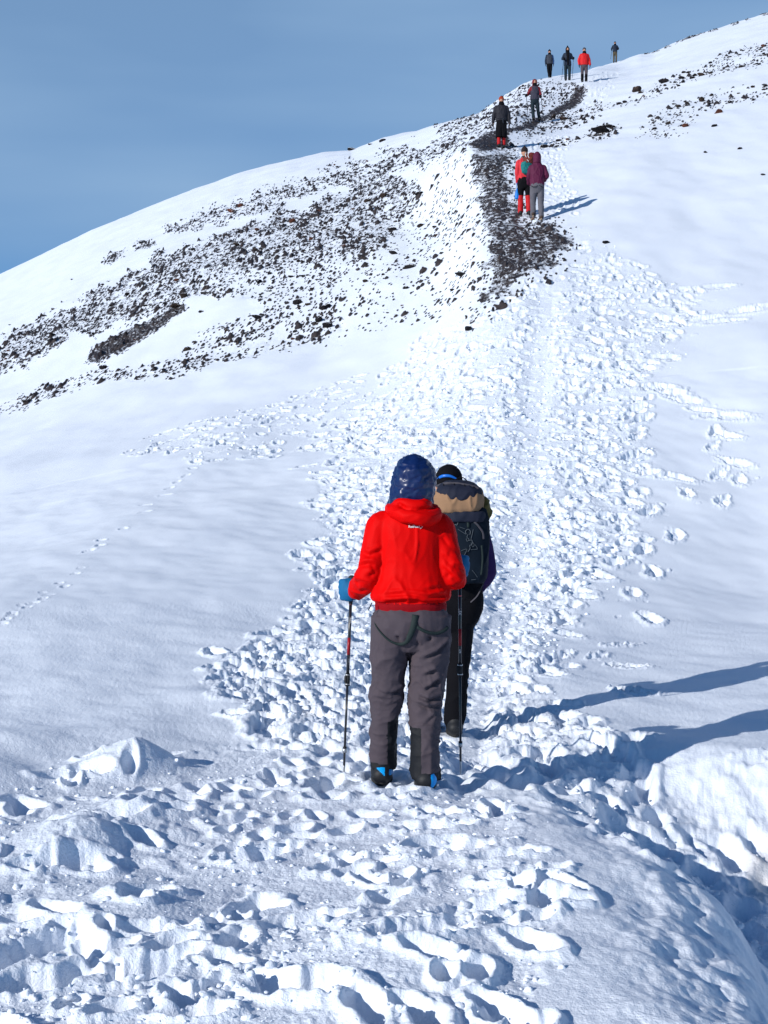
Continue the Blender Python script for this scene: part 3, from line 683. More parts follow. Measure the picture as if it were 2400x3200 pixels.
# ------------------------------------------------------------------ hands, boots, poles
def fist(g, c, side, back, wrist, k=1.0, fr=.0125):
    """closed hand round an upright pole through c. side: +1 right hand / -1 left hand; back: direction from pole to the palm"""
    b = Vector(back).normalized(); s_ = Vector((-b.y, b.x, 0)) * side; c = Vector(c); up = Vector((0, 0, 1))
    pm = c + b * .026 * k
    g.ell(tuple(pm), (.042 * k, .027 * k, .052 * k), rot=(math.atan2(b.y, b.x) + math.pi / 2, 'Z'))
    for i in range(4):
        z = (.034 - .0225 * i) * k; rr = (.034 + (.002, .004, .002, -.003)[i]) * k; P_ = []
        for a in (20, 70, 120, 165, 205, 235 - 8 * i):
            t = R(a); P_.append(c + b * math.cos(t) * rr + s_ * math.sin(t) * rr + up * (z - .004 * (a / 200)))
        g.tube([tuple(p) for p in P_], [fr * k * 1.05, fr * k * 1.1, fr * k, fr * k * 1.02, fr * k * .95, fr * k * .85], n=8, sub=3)
    P_ = [c + b * .022 * k - s_ * .022 * k + up * .020 * k, c + b * .006 * k - s_ * .036 * k + up * .036 * k, c - b * .018 * k - s_ * .030 * k + up * .047 * k, c - b * .034 * k - s_ * .008 * k + up * .047 * k]
    g.tube([tuple(p) for p in P_], [.017 * k, .016 * k, .0145 * k, .0125 * k], n=8, sub=3)
    w = Vector(wrist); g.tube([tuple(pm), tuple(pm.lerp(w, .5)), tuple(w)], [.030 * k, .029 * k, .032 * k], n=12, sub=3)
def open_hand(g, w, side, k=1.0, f=1, r0=.009):
    """hanging relaxed hand below wrist w"""
    w = Vector(w)
    g.tube([tuple(w), tuple(w + Vector((0, .006 * f, -.035 * k))), tuple(w + Vector((0, .010 * f, -.085 * k)))], [(.026 * k, .022 * k), (.022 * k, .038 * k), (.017 * k, .040 * k)], n=12, sub=3, flat=(0, 1, 0))
    for i in range(4):
        y = (-.030 + .020 * i) * k; L_ = (.062, .074, .078, .068)[i] * k; b = w + Vector((0, .010 * f + y * f, -.085 * k))
        g.tube([tuple(b), tuple(b + Vector((-side * .006, .004 * f, -L_ * .45))), tuple(b + Vector((-side * .018, .006 * f, -L_ * .8))), tuple(b + Vector((-side * .028, .008 * f, -L_)))], [r0 * k * 1.1, r0 * k, r0 * k * .95, r0 * k * .8], n=7, sub=2)
    b = w + Vector((-side * .006, .030 * f, -.030 * k)); g.tube([tuple(b), tuple(b + Vector((-side * .012, .030 * f, -.030 * k))), tuple(b + Vector((-side * .018, .034 * f, -.062 * k)))], [.013 * k, .011 * k, .009 * k], n=7, sub=3)
def boot_geo(x, y, f, k=1.0, z0=0, lift=0):
    g = Geo()
    g.tube([(x, y - .055 * f, z0 + .055 + lift), (x, y + .03 * f, z0 + .058 + lift * .6), (x, y + .12 * f, z0 + .045), (x, y + .185 * f, z0 + .034)], [(.045 * k, .05), (.044 * k, .056), (.050 * k, .040), (.036 * k, .026)], n=16, sub=4)
    g.tube([(x, y - .03 * f, z0 + .06 + lift), (x, y - .025 * f, z0 + .10 + lift), (x, y - .02 * f, z0 + .125 + lift)], [.048 * k, .046 * k, .044 * k], n=16)
    s = Geo(); P_ = []
    for t in np.linspace(0, 2 * np.pi, 26, endpoint=False):
        py = math.sin(t); px = math.cos(t) * (.046 + .010 * py) * k; yy = (py * .150 + .060) * f
        P_.append((x + px, y + yy, 0))
    rings = []
    for zz, kk in ((0, .93), (.006, 1.0), (.022, 1.0), (.028, .95)):
        rings.append(np.array([(x + (p[0] - x) * kk, y + .06 * f + (p[1] - y - .06 * f) * kk, z0 + zz + lift * max(0, -(p[1] - y - .06 * f) * f / .15)) for p in P_]))
    s.ring_loft(rings); return g, s
def pole(top, tip, label, group='trekking poles', mat='shaft', rt=.0085, rb=.006, near=False, basket='grip', z_grip=.115):
    """trekking pole between two world points"""
    top, tip = Vector(top), Vector(tip); L_ = (top - tip).length
    root = bpy.data.objects.new('trekking_pole', None); scene.collection.objects.link(root)
    root.location = tip; root.rotation_euler = (top - tip).to_track_quat('Z', 'Y').to_euler()
    tag(root, label, 'trekking pole', group); root.empty_display_size = .1
    n = 14 if near else 8
    up = .50 * L_
    g = Geo(); g.tube([(0, 0, .06), (0, 0, up)], [rb, rb + .001], n=n, sub=1, cap=False); g.tube([(0, 0, up), (0, 0, L_ - .1)], [rt, rt], n=n, sub=1, cap=False); link('shaft', g.mesh('shaft'), C_[mat], root)
    g = Geo(); g.tube([(0, 0, L_ - .13), (0, 0, L_ - .08), (0, 0, L_ - .03), (0, 0, L_)], [.011, .0145, .0135, .019], n=n, sub=3); gr = link('grip', g.mesh('grip'), C_['grip'], root)
    g = Geo(); g.tube([(0, 0, up - .035), (0, 0, up + .03)], [rt + .0045] * 2, n=n, sub=1, cap=False); lk = link('lock_collar', g.mesh('lock'), C_['grip'], root)
    g = Geo(); g.tube([(0, 0, .115 * L_ + .02), (0, 0, .115 * L_ + .05)], [rt + .002] * 2, n=n, sub=1, cap=False); link('lock_collar', g.mesh('lock'), C_['grip'], root)
    g = Geo(); g.tube([(0, 0, 0), (0, 0, .02), (0, 0, .07)], [.0022, .005, .0065], n=n, sub=1); link('tip', g.mesh('tip'), C_['steel'], root)
    g = Geo(); g.loft([(.072, 0, 0, .022, .022), (.076, 0, 0, .030, .030), (.081, 0, 0, .016, .016)] if basket != 'tealgear' else [(.11, 0, 0, .04, .04), (.116, 0, 0, .045, .045), (.122, 0, 0, .02, .02)], n=16, power=2, sub=1); link('basket', g.mesh('basket'), C_[basket], root) if basket != 'grip' else None
    g = Geo(); g.tube([(0, -.012, L_ - .01), (0, -.045, L_ - .05), (.012, -.05, L_ - .10), (.016, -.014, L_ - .07)], .0035, n=6, sub=4); link('wrist_strap', g.mesh('strap'), C_['webbing'], root)
    if near:
        g = Geo()
        for z in (up - .028, up + .022): g.tube([(0, 0, z), (0, 0, z + .005)], [rt + .0056] * 2, n=n, sub=1, cap=False)
        g.tube([(0, 0, .115 * L_ + .022), (0, 0, .115 * L_ + .042)], [rt + .0035] * 2, n=n, sub=1, cap=False); link('metal_ring', g.mesh('rings'), C_['steel'], root)
        g = Geo(); g.box((-.014, 0, up), (.006, .006, .018)); link('clamp_lever', g.mesh('lever'), C_['grip'], lk)
        def prt(txt, z, size, m, nm, ang=0):
            cu = bpy.data.curves.new('t', 'FONT'); cu.body = txt; cu.size = size; cu.align_x = 'CENTER'; cu.align_y = 'CENTER'; cu.extrude = .0002; cu.offset = .0005
            o = bpy.data.objects.new('t', cu); scene.collection.objects.link(o); dg = bpy.context.evaluated_depsgraph_get(); dg.update()
            me = bpy.data.meshes.new_from_object(o.evaluated_get(dg)); bpy.data.objects.remove(o)
            c = coords(me); out = c.copy()       # wrap round the shaft, reading downwards
            th = c[:, 1] / (rt + .0006); rr_ = rt + .0006 + c[:, 2]
            out[:, 0] = np.sin(th) * rr_ ; out[:, 1] = -np.cos(th) * rr_; out[:, 2] = z - c[:, 0]
            me.vertices.foreach_set('co', out.ravel()); me.update(); me.materials.clear(); link(nm, me, C_[m], root)
        prt('LEKI', up + .31, .021, 'white', 'lettering'); prt('LITE', up + .10, .011, 'white', 'lettering')
        g = Geo(); g.tube([(0, 0, up + .13), (0, 0, up + .22)], [rt + .0004] * 2, n=n, sub=1, cap=False); link('red_band', g.mesh('band'), C_['redshaft'], root)
        g = Geo(); g.tube([(0, 0, up + .395), (0, 0, up + .40)], [rt + .0006] * 2, n=n, sub=1, cap=False); link('pink_mark', g.mesh('mark'), C_['pinkpole'], root)
    return root

# ------------------------------------------------------------------ a figure
DEF_T = [(.86, 0, 0, .19, .14), (.95, 0, 0, .185, .14), (1.05, 0, 0, .168, .128), (1.2, 0, 0, .178, .13), (1.32, 0, 0, .185, .125), (1.385, 0, 0, .165, .105), (1.43, 0, .0, .115, .09), (1.47, 0, .01, .08, .078), (1.50, 0, .01, .07, .07)]
def figure(name_label, pos, sc, f, spec, voxel=.014, group=None):
    """body plus clothes; local x = right, y = away from the viewer, z = up; f=+1 walks away, -1 walks towards us"""
    root = bpy.data.objects.new('person', None); scene.collection.objects.link(root)
    root.location = pos; root.scale = (sc, sc, sc); root.empty_display_size = .2
    tag(root, name_label, 'person', group)
    S_ = dict(sh=[(-.155, 0, 1.375), (.155, 0, 1.375)], el=[(-.225, -.02 * f, 1.10), (.225, -.02 * f, 1.10)], wr=[(-.235, .06 * f, .87), (.235, .06 * f, .87)], hand=['open', 'open'], hc=[None, None],
              hip=[(-.088, 0), (.088, 0)], knee=[(-.10, .03 * f), (.10, .02 * f)], ank=[(-.10, .02 * f), (.10, -.05 * f)], torso=DEF_T, tm='black', jm='red', sleeve=None, hat=('beanie', 'black'), head=(0, .01 * f, 1.60), glove='black', boot='boot', legk=1.0, armk=1.0, lift=(0, 0), footz=(0, 0))
    S_.update(spec)
    hx, hy, hz = S_['head']
    # body
    g = Geo()
    g.ell((hx, hy, hz), (.074, .092, .105)); g.ell((hx, hy + .035 * f, hz - .055), (.052, .055, .055))
    g.ell((hx, hy + .094 * f, hz - .015), (.013, .018, .022)); g.ell((hx, hy + .078 * f, hz + .020), (.05, .018, .012)); g.ell((hx, hy + .083 * f, hz - .056), (.024, .012, .010))
    for q in (-1, 1): g.ell((hx + q * .076, hy - .005 * f, hz - .01), (.010, .018, .028)); g.ell((hx + q * .042, hy + .062 * f, hz - .03), (.022, .022, .024))
    tx = np.array(S_['torso'])[:, 1].mean()
    g.tube([(hx, hy - .01 * f, hz - .05), (hx * .6 + tx * .4, 0, 1.45)], [.052, .058], n=12)
    g.loft([(z, cx, cy, rx * .72, ry * .72) for z, cx, cy, rx, ry in S_['torso'] if z > .85])
    for i in (0, 1):
        sg = -1 if i == 0 else 1; sh, el, wr = [np.array(S_[k][i], float) for k in ('sh', 'el', 'wr')]
        g.tube([tuple(sh), tuple((sh + el) / 2), tuple(el), tuple((el + wr) / 2), tuple(wr)], [.048, .040, .034, .032, .026], n=12, sub=3)
        H_, K_, A_ = S_['hip'][i], S_['knee'][i], S_['ank'][i]; fz = S_['footz'][i]
        g.tube([(H_[0], H_[1], .90), ((H_[0] + K_[0]) / 2, (H_[1] + K_[1]) / 2, .68), (K_[0], K_[1], .48 + fz * .6), ((K_[0] + A_[0]) / 2, (K_[1] + A_[1]) / 2 - .01 * f, .32 + fz), (A_[0], A_[1], .10 + fz)], [.075, .066, .050, .048, .036], n=12, sub=3)
        g.tube([(A_[0], A_[1] - .03 * f, .06 + fz), (A_[0], A_[1] + .12 * f, .04 + fz)], [.032, .028], n=10, sub=2)
        if S_['hand'][i] == 'open': open_hand(g, wr, sg, .9, f)
        else: g.ell(S_['hc'][i] if S_['hc'][i] else wr, (.022, .022, .03)); g.tube([tuple(wr), tuple(S_['hc'][i] if S_['hc'][i] else wr)], [.022, .02], n=8, sub=2)
    me = remesh(g, max(.009, voxel * .8), 1, 'body'); link('body', me, C_['skin'], root)
    for q in (-1, 1):
        e = Geo(); e.ell((hx + q * .030, hy + .080 * f, hz + .002), (.012, .010, .008), n=10, m=6); link('eye', e.mesh('eye'), C_['eye'], root)
    # jacket
    g = Geo(); g.loft(S_['torso'])
    for i in (0, 1):
        sh, el, wr = [np.array(S_[k][i], float) for k in ('sh', 'el', 'wr')]; k = S_['armk']
        g.tube([tuple(sh * [.80, 1, 1] + [tx * .2, 0, -.005]), tuple(sh + [0, 0, -.02]), tuple((sh + el) / 2), tuple(el), tuple((el + wr) / 2), tuple(wr)], [.070 * k, .078 * k, .070 * k, .063 * k, .056 * k, .047 * k], n=18, sub=4)
    if S_.get('collar'): g.tube([(hx, hy - .0 * f, 1.44), (hx, hy, S_['collar'])], [.088, .086], n=18, sub=2)
    jm = remesh(g, voxel, 3, 'jacket')
    fn = S_.get('jfold') or (lambda c, n: .011 * folds(c, 9, 3, (1, 1, .6)) - .004)
    displace(jm, fn)
    jk = C_[S_['jm']]
    parts = {'root': root}
    if S_['sleeve']:
        xl = S_.get('sleeve_x', .15); jm, sl = extract(jm, lambda c, n: (np.abs(c[:, 0] - tx) > xl + np.clip(1.25 - c[:, 2], 0, .05)) | ((c[:, 2] > 1.40) & (np.abs(c[:, 0] - tx) > .06)), 'sleeves')
        jo = link('jacket', jm, jk, root)
        sleeves = S_['sleeve'] if isinstance(S_['sleeve'], tuple) else (S_['sleeve'],) * 2
        rest, right = extract(sl, lambda c, n: c[:, 0] > tx, 'sleeve')
        link('sleeve', rest, C_[sleeves[0]], jo); link('sleeve', right, C_[sleeves[1]], jo)
    elif S_.get('hem'):
        jm, hm = extract(jm, lambda c, n: (c[:, 2] < S_['hem']) & (np.abs(c[:, 0] - tx) < .25) , 'hem_band')
        jo = link('jacket', jm, jk, root); link('hem_band', hm, C_['redband'], jo)
    else:
        jo = link('jacket', jm, jk, root)
    parts['jacket'] = jo
    # trousers
    g = Geo(); lk = S_['legk']
    if 'legs' in S_:
        for rows_ in S_['legs']: g.loft(rows_, power=2.2)
        g.loft(S_['pelvis'])
    else:
        g.loft([(.68, tx, 0, .10, .08), (.76, tx, 0, .155, .12), (.85, tx, -.01 * f, .178 * lk, .14), (.95, tx, 0, .17, .13), (.99, tx, 0, .15, .11)])
        for i in (0, 1):
            H_, K_, A_ = S_['hip'][i], S_['knee'][i], S_['ank'][i]; fz = S_['footz'][i]
            g.tube([(H_[0], H_[1], .86), ((H_[0] + K_[0]) / 2, (H_[1] + K_[1]) / 2, .66), (K_[0], K_[1], .47 + fz * .6), ((K_[0] + A_[0]) / 2, (K_[1] + A_[1]) / 2 - .01 * f, .30 + fz), (A_[0], A_[1] - .01 * f, S_.get('cuffz', .10) + fz)], [.092 * lk, .088 * lk, .076 * lk, .070 * lk, .068 * lk], n=18, sub=4)
    tm = remesh(g, voxel, 3, 'trousers')
    displace(tm, S_.get('tfold') or (lambda c, n: .010 * folds(c, 8, 13, (1, 1, .8)) * np.clip(1.3 - c[:, 2], .2, 1) - .003))
    if S_.get('gaiter'):
        z, m_ = S_['gaiter']; tm, gm = extract(tm, lambda c, n: c[:, 2] < z, 'gaiters'); to = link('trousers', tm, C_[S_['tm']], root); link('gaiters', gm, C_[m_], root)
    elif S_.get('tsplit'):
        cur = tm; ex = []
        for nm, fnm, mt_ in S_['tsplit']:
            cur, p_ = extract(cur, fnm, nm); ex.append((nm, p_, mt_))
        to = link('trousers', cur, C_[S_['tm']], root)
        for nm, p_, mt_ in ex: link(nm, p_, C_[mt_], to)
    else: to = link('trousers', tm, C_[S_['tm']], root)
    parts['trousers'] = to
    # boots and gloves
    for i in (0, 1):
        A_ = S_['ank'][i]; b, s = boot_geo(A_[0], A_[1], f, S_.get('bootk', 1.1), S_['footz'][i], S_['lift'][i])
        bmh = remesh(b, min(voxel, .01), 2, 'boot'); acc = S_.get('bootsplit')
        if acc:
            bmh, p_ = extract(bmh, acc[i], 'boot_accent')
        bo = link('boot', bmh, C_[S_['boot']], root); link('sole', s.mesh('sole'), C_[S_.get('solem', 'sole')], bo)
        if acc: link('boot_accent', p_, C_['bootblue'], bo)
        if S_['glove']:
            g = Geo(); sg = -1 if i == 0 else 1; wr = S_['wr'][i]
            if S_['hand'][i] == 'open': open_hand(g, wr, sg, 1.12, f, .0115); g.tube([tuple(np.array(wr) + [0, 0, .04]), tuple(wr)], [.036, .034], n=12, sub=2)
            else: fist(g, S_['hc'][i], sg * f, S_['back'][i], wr, S_.get('glovek', 1.15), .0135)
            link('glove', remesh(g, .0055 if voxel < .01 else .009, 1, 'glove'), C_[S_['glove']], root)
    # headwear
    kind, hm_ = S_['hat']
    if kind == 'beanie':
        g = Geo(); g.loft([(hz + .005, hx, hy - .012 * f, .082, .098), (hz + .03, hx, hy - .01 * f, .087, .103), (hz + .07, hx, hy - .015 * f, .084, .10), (hz + .105, hx, hy - .018 * f, .066, .08), (hz + .13, hx, hy - .02 * f, .038, .045), (hz + .138, hx, hy - .02 * f, .012, .014)], power=2)
        me = remesh(g, max(.008, voxel * .7), 1, 'hat'); displace(me, lambda c, n: .004 * folds(c, 22, 31)); link('beanie', me, C_[hm_], root)
        if S_.get('pompom'):
            g = Geo(); g.ell((hx, hy - .02 * f, hz + .15), (.026, .026, .024)); link('pompom', g.mesh('pompom'), C_[hm_], root)
    elif kind in ('hood', 'point'):
        top = .21 if kind == 'point' else .135
        rows_ = [(hz - .15, hx, hy - .015 * f, .105, .10), (hz - .08, hx, hy - .02 * f, .098, .108), (hz, hx, hy - .015 * f, .102, .115), (hz + .06, hx, hy - .02 * f, .092, .11), (hz + .105, hx, hy - .03 * f, .06, .08), (hz + top, hx, hy - .045 * f, .012, .018)]
        g = Geo(); g.loft(S_.get('hood_rows', rows_), power=2.1)
        me = remesh(g, max(.008, voxel * .7), 2, 'hood'); displace(me, S_.get('hfold') or (lambda c, n: .005 * folds(c, 14, 33)))
        me, _cut = extract(me, lambda c, n: (c[:, 1] - hy) * f > .052 + np.clip((np.abs(c[:, 0] - hx) - .045) * 4, 0, .2) + np.clip((c[:, 2] - hz - .045) * 3, 0, .2) - np.clip((hz - .08 - c[:, 2]) * -.0, 0, 0) + 10 * (c[:, 2] < hz - .10), 'x'); bpy.data.meshes.remove(_cut)
        ho = link('hood', me, C_[hm_], root); so = ho.modifiers.new('thickness', 'SOLIDIFY'); so.thickness = .006; so.offset = -1
    if S_.get('scarf'):
        g = Geo(); g.loft([(hz - .17, hx, hy, .105, .11), (hz - .13, hx, hy + .01 * f, .094, .105), (hz - .085, hx, hy + .015 * f, .084, .098), (hz - .062, hx, hy + .015 * f, .078, .092)], power=2)
        me = remesh(g, max(.008, voxel * .8), 1, 'scarf'); displace(me, lambda c, n: .006 * folds(c, 18, 35, (.6, .6, 2))); link('scarf', me, C_[S_['scarf']], root)
    return parts
# ------------------------------------------------------------------ where people stand
def foot_world(X, Y, d=None):
    if d is None: d = ray_hit(X, Y)
    return (X - CX0) / FPX * d, d, (CY0 - Y) / FPX * d
PEOPLE = dict(maroon=(1160, 481), pink=(1133, 468), shorts=(1083, 321), scarlet_hood=(1155, 266), slate=(1187, 169), point=(1226, 174), redfar=(1262, 179), top=(1328.5, 134))
PPOS = {}
for k, (X, Y) in PEOPLE.items():
    if k in ('slate', 'top'):
        d = {'slate': 80.0, 'top': 108.0}[k]
    else: d = ray_hit(X, Y)
    x, y = (X - CX0) / FPX * d, d
    z = pad(x, y, .22 if y < 60 else .35)
    PPOS[k] = (x, y, z); print('person', k, round(d, 1), 'reads', round(CY0 - (z - CAM_Z) / d * FPX, 1), 'want', Y)
pad(-.013, 7.42, .11, -1.408); pad(-.013, 7.52, .10, -1.408); pad(.2136, 7.25, .11, -1.408); pad(.2136, 7.35, .10, -1.408)
P1 = Vector((.103, 7.3, CAM_Z - 1.411))
pad(.463, 9.2, .13, -1.443); pad(.463, 9.3, .12, -1.443); pad(.30, 9.35, .13, -1.443)
P2 = Vector((.463, 9.2, CAM_Z - 1.445))

# ------------------------------------------------------------------ materials of snow and stone
def snow_mat():
    m, nt, b = new_mat('snow'); l = nt.links.new
    b.inputs['Roughness'].default_value = .55; b.inputs['Specular IOR Level'].default_value = .25
    tc_ = N(nt, 'ShaderNodeTexCoord')
    ar = N(nt, 'ShaderNodeAttribute', attribute_name='rock'); ag = N(nt, 'ShaderNodeAttribute', attribute_name='gravel'); adirt = N(nt, 'ShaderNodeAttribute', attribute_name='dirt')
    # snow tone
    n0 = N(nt, 'ShaderNodeTexNoise'); n0.inputs['Scale'].default_value = .8; n0.inputs['Detail'].default_value = 4; l(tc_.outputs['Object'], n0.inputs['Vector'])
    cr = N(nt, 'ShaderNodeMix', data_type='RGBA'); cr.inputs['A'].default_value = (.75, .805, .90, 1); cr.inputs['B'].default_value = (.80, .848, .925, 1); l(n0.outputs['Fac'], cr.inputs['Factor'])
    # stone tone
    n1 = N(nt, 'ShaderNodeTexNoise'); n1.inputs['Scale'].default_value = 5.; n1.inputs['Detail'].default_value = 6; l(tc_.outputs['Object'], n1.inputs['Vector'])
    rr_ = N(nt, 'ShaderNodeValToRGB'); e = rr_.color_ramp.elements; e[0].position = .3; e[0].color = (.014, .012, .015, 1); e[1].position = .68; e[1].color = (.055, .043, .039, 1)
    l(n1.outputs['Fac'], rr_.inputs['Fac'])
    # grit: fine dark specks, mapped in streaks
    mp_ = N(nt, 'ShaderNodeMapping'); mp_.inputs['Scale'].default_value = (1.0, .45, 1.0); l(tc_.outputs['Object'], mp_.inputs['Vector'])
    n2 = N(nt, 'ShaderNodeTexNoise'); n2.inputs['Scale'].default_value = 6.5; n2.inputs['Detail'].default_value = 8; n2.inputs['Roughness'].default_value = .82; l(mp_.outputs[0], n2.inputs['Vector'])
    th = N(nt, 'ShaderNodeMath', operation='MULTIPLY_ADD'); th.inputs[1].default_value = .42; th.inputs[2].default_value = -.30; l(ag.outputs['Fac'], th.inputs[0])
    a1 = N(nt, 'ShaderNodeMath', operation='ADD'); l(n2.outputs['Fac'], a1.inputs[0]); l(th.outputs[0], a1.inputs[1])
    s1 = N(nt, 'ShaderNodeMapRange'); s1.inputs['From Min'].default_value = .47; s1.inputs['From Max'].default_value = .56; l(a1.outputs[0], s1.inputs['Value'])
    gate = N(nt, 'ShaderNodeMapRange'); gate.inputs['From Min'].default_value = .02; gate.inputs['From Max'].default_value = .12; l(ag.outputs['Fac'], gate.inputs['Value'])
    g1 = N(nt, 'ShaderNodeMath', operation='MULTIPLY'); l(s1.outputs[0], g1.inputs[0]); l(gate.outputs[0], g1.inputs[1])
    s2 = N(nt, 'ShaderNodeMapRange'); s2.inputs['From Min'].default_value = .10; s2.inputs['From Max'].default_value = .34; l(ar.outputs['Fac'], s2.inputs['Value'])
    mxr = N(nt, 'ShaderNodeMath', operation='MAXIMUM'); l(g1.outputs[0], mxr.inputs[0]); l(s2.outputs[0], mxr.inputs[1])
    dm = N(nt, 'ShaderNodeMix', data_type='RGBA'); dm.inputs['B'].default_value = (.50, .40, .27, 1); l(cr.outputs['Result'], dm.inputs['A'])
    nd = N(nt, 'ShaderNodeTexNoise'); nd.inputs['Scale'].default_value = 7; nd.inputs['Detail'].default_value = 5; l(tc_.outputs['Object'], nd.inputs['Vector'])
    dmu = N(nt, 'ShaderNodeMath', operation='MULTIPLY'); l(adirt.outputs['Fac'], dmu.inputs[0]); l(nd.outputs['Fac'], dmu.inputs[1]); l(dmu.outputs[0], dm.inputs['Factor'])
    mix = N(nt, 'ShaderNodeMix', data_type='RGBA'); l(mxr.outputs[0], mix.inputs['Factor']); l(dm.outputs['Result'], mix.inputs['A']); l(rr_.outputs['Color'], mix.inputs['B']); l(mix.outputs['Result'], b.inputs['Base Color'])
    # grain
    n3 = N(nt, 'ShaderNodeTexNoise'); n3.inputs['Scale'].default_value = 95; n3.inputs['Detail'].default_value = 3; n3.inputs['Roughness'].default_value = .6; l(tc_.outputs['Object'], n3.inputs['Vector'])
    n4 = N(nt, 'ShaderNodeTexNoise'); n4.inputs['Scale'].default_value = 14; n4.inputs['Detail'].default_value = 5; n4.inputs['Roughness'].default_value = .62; l(tc_.outputs['Object'], n4.inputs['Vector'])
    b1 = N(nt, 'ShaderNodeBump'); b1.inputs['Strength'].default_value = .8; b1.inputs['Distance'].default_value = .006; l(n3.outputs['Fac'], b1.inputs['Height'])
    at_ = N(nt, 'ShaderNodeAttribute', attribute_name='broken')
    st = N(nt, 'ShaderNodeMath', operation='MULTIPLY_ADD'); st.inputs[1].default_value = .5; st.inputs[2].default_value = .05; l(at_.outputs['Fac'], st.inputs[0])
    b2 = N(nt, 'ShaderNodeBump'); b2.inputs['Distance'].default_value = .03; l(st.outputs[0], b2.inputs['Strength']); l(n4.outputs['Fac'], b2.inputs['Height']); l(b1.outputs[0], b2.inputs['Normal']); l(b2.outputs[0], b.inputs['Normal'])
    return m
def stone_mat(name, dark, light, snow=.0):
    m, nt, b = new_mat(name); l = nt.links.new
    t = N(nt, 'ShaderNodeTexCoord'); n1 = N(nt, 'ShaderNodeTexNoise'); n1.inputs['Scale'].default_value = 3.5; n1.inputs['Detail'].default_value = 8; n1.inputs['Roughness'].default_value = .7; l(t.outputs['Object'], n1.inputs['Vector'])
    r = N(nt, 'ShaderNodeValToRGB'); e = r.color_ramp.elements; e[0].position = .32; e[0].color = (*dark, 1); e[1].position = .7; e[1].color = (*light, 1); l(n1.outputs['Fac'], r.inputs['Fac'])
    bp = N(nt, 'ShaderNodeBump'); bp.inputs['Strength'].default_value = .8; bp.inputs['Distance'].default_value = .12; l(n1.outputs['Fac'], bp.inputs['Height']); l(bp.outputs[0], b.inputs['Normal'])
    b.inputs['Roughness'].default_value = .95; b.inputs['Specular IOR Level'].default_value = .15
    if snow:
        ge = N(nt, 'ShaderNodeNewGeometry'); sxyz = N(nt, 'ShaderNodeSeparateXYZ'); l(ge.outputs['Normal'], sxyz.inputs[0])
        ad_ = N(nt, 'ShaderNodeMath', operation='ADD'); l(sxyz.outputs['Z'], ad_.inputs[0]); n5 = N(nt, 'ShaderNodeTexNoise'); n5.inputs['Scale'].default_value = 4; n5.inputs['Detail'].default_value = 5; l(t.outputs['Object'], n5.inputs['Vector']); l(n5.outputs['Fac'], ad_.inputs[1])
        mr = N(nt, 'ShaderNodeMapRange'); mr.inputs['From Min'].default_value = 1.36 - snow * .3; mr.inputs['From Max'].default_value = 1.46 - snow * .3; l(ad_.outputs[0], mr.inputs['Value'])
        mx_ = N(nt, 'ShaderNodeMix', data_type='RGBA'); l(mr.outputs[0], mx_.inputs['Factor']); l(r.outputs['Color'], mx_.inputs['A']); mx_.inputs['B'].default_value = (.84, .87, .91, 1); l(mx_.outputs['Result'], b.inputs['Base Color'])
    else: l(r.outputs['Color'], b.inputs['Base Color'])
    return m
SNOW = snow_mat()
STONE_D = stone_mat('lava_dark', (.006, .006, .009), (.026, .021, .023), .3); STONE_B = stone_mat('lava_brown', (.015, .011, .010), (.060, .041, .033), .15); STONE_R = stone_mat('lava_rust', (.05, .018, .012), (.15, .055, .035), .15)

# ------------------------------------------------------------------ the snow slope mesh
verts = np.stack([WX, WY, CAM_Z + ZZ], -1).reshape(-1, 3).astype(np.float32)
ii = np.arange(NR - 1)[:, None] * NC + np.arange(NC - 1)[None]
faces = np.stack([ii, ii + 1, ii + 1 + NC, ii + NC], -1).reshape(-1, 4).astype(np.int32)
# ground behind and beside the viewpoint joins the first row
back = []
bn = 24; x0 = WX[0]; 
for k in range(1, bn + 1):
    t = (k / bn) ** 2
    back.append(np.stack([x0 * (1 + 60 * t), np.full(NC, rows[0] - 90 * t), CAM_Z + ZZ[0] - 6 * t * t], -1))
bv = np.array(back, np.float32).reshape(-1, 3); off = len(verts)
fb = []
prev = np.arange(NC)
step = 1
for k in range(bn):
    cur = off + k * NC + np.arange(NC)
    fb.append(np.stack([prev[1:], prev[:-1], cur[:-1], cur[1:]], -1)); prev = cur
verts = np.concatenate([verts, bv]); faces = np.concatenate([faces, np.concatenate(fb)]).astype(np.int32)
me = new_mesh('snow_slope', verts, faces)
def attr(nm, a):
    d_ = me.attributes.new(nm, 'FLOAT', 'POINT'); a = np.concatenate([a.ravel(), np.zeros(len(bv))]).astype(np.float32); d_.data.foreach_set('value', a)
attr('rock', ROCKV); attr('gravel', np.clip(GRAV, 0, 1)); attr('broken', np.clip(mall, 0, 1))
dirt = mask_poly([(1590, 1715), (1650, 1695), (1700, 1690), (1700, 1740), (1640, 1750)], 12, wob=14) * .6
attr('dirt', dirt)
slope = link('snow_slope', me, SNOW); tag(slope, kind='structure')
del verts, faces
# valley floor far below, out to the horizon
hg = Geo()
for_r = []
th = np.linspace(0, 2 * np.pi, 64, endpoint=False)
v_ = [(0, 0, -60)]; f_ = []
for k, r_ in enumerate((150, 500, 1500, 5000)):
    for t in th: v_.append((math.cos(t) * r_, math.sin(t) * r_, -60 - 25 * k + 12 * math.sin(3 * t + k)))
for j in range(64): f_.append((0, 1 + j, 1 + (j + 1) % 64))
for k in range(3):
    for j in range(64): a = 1 + k * 64 + j; b = 1 + k * 64 + (j + 1) % 64; f_.append((a, a + 64, b + 64, b))
vo = link('valley_floor', new_mesh('valley_floor', v_, f_), SNOW); tag(vo, kind='structure')

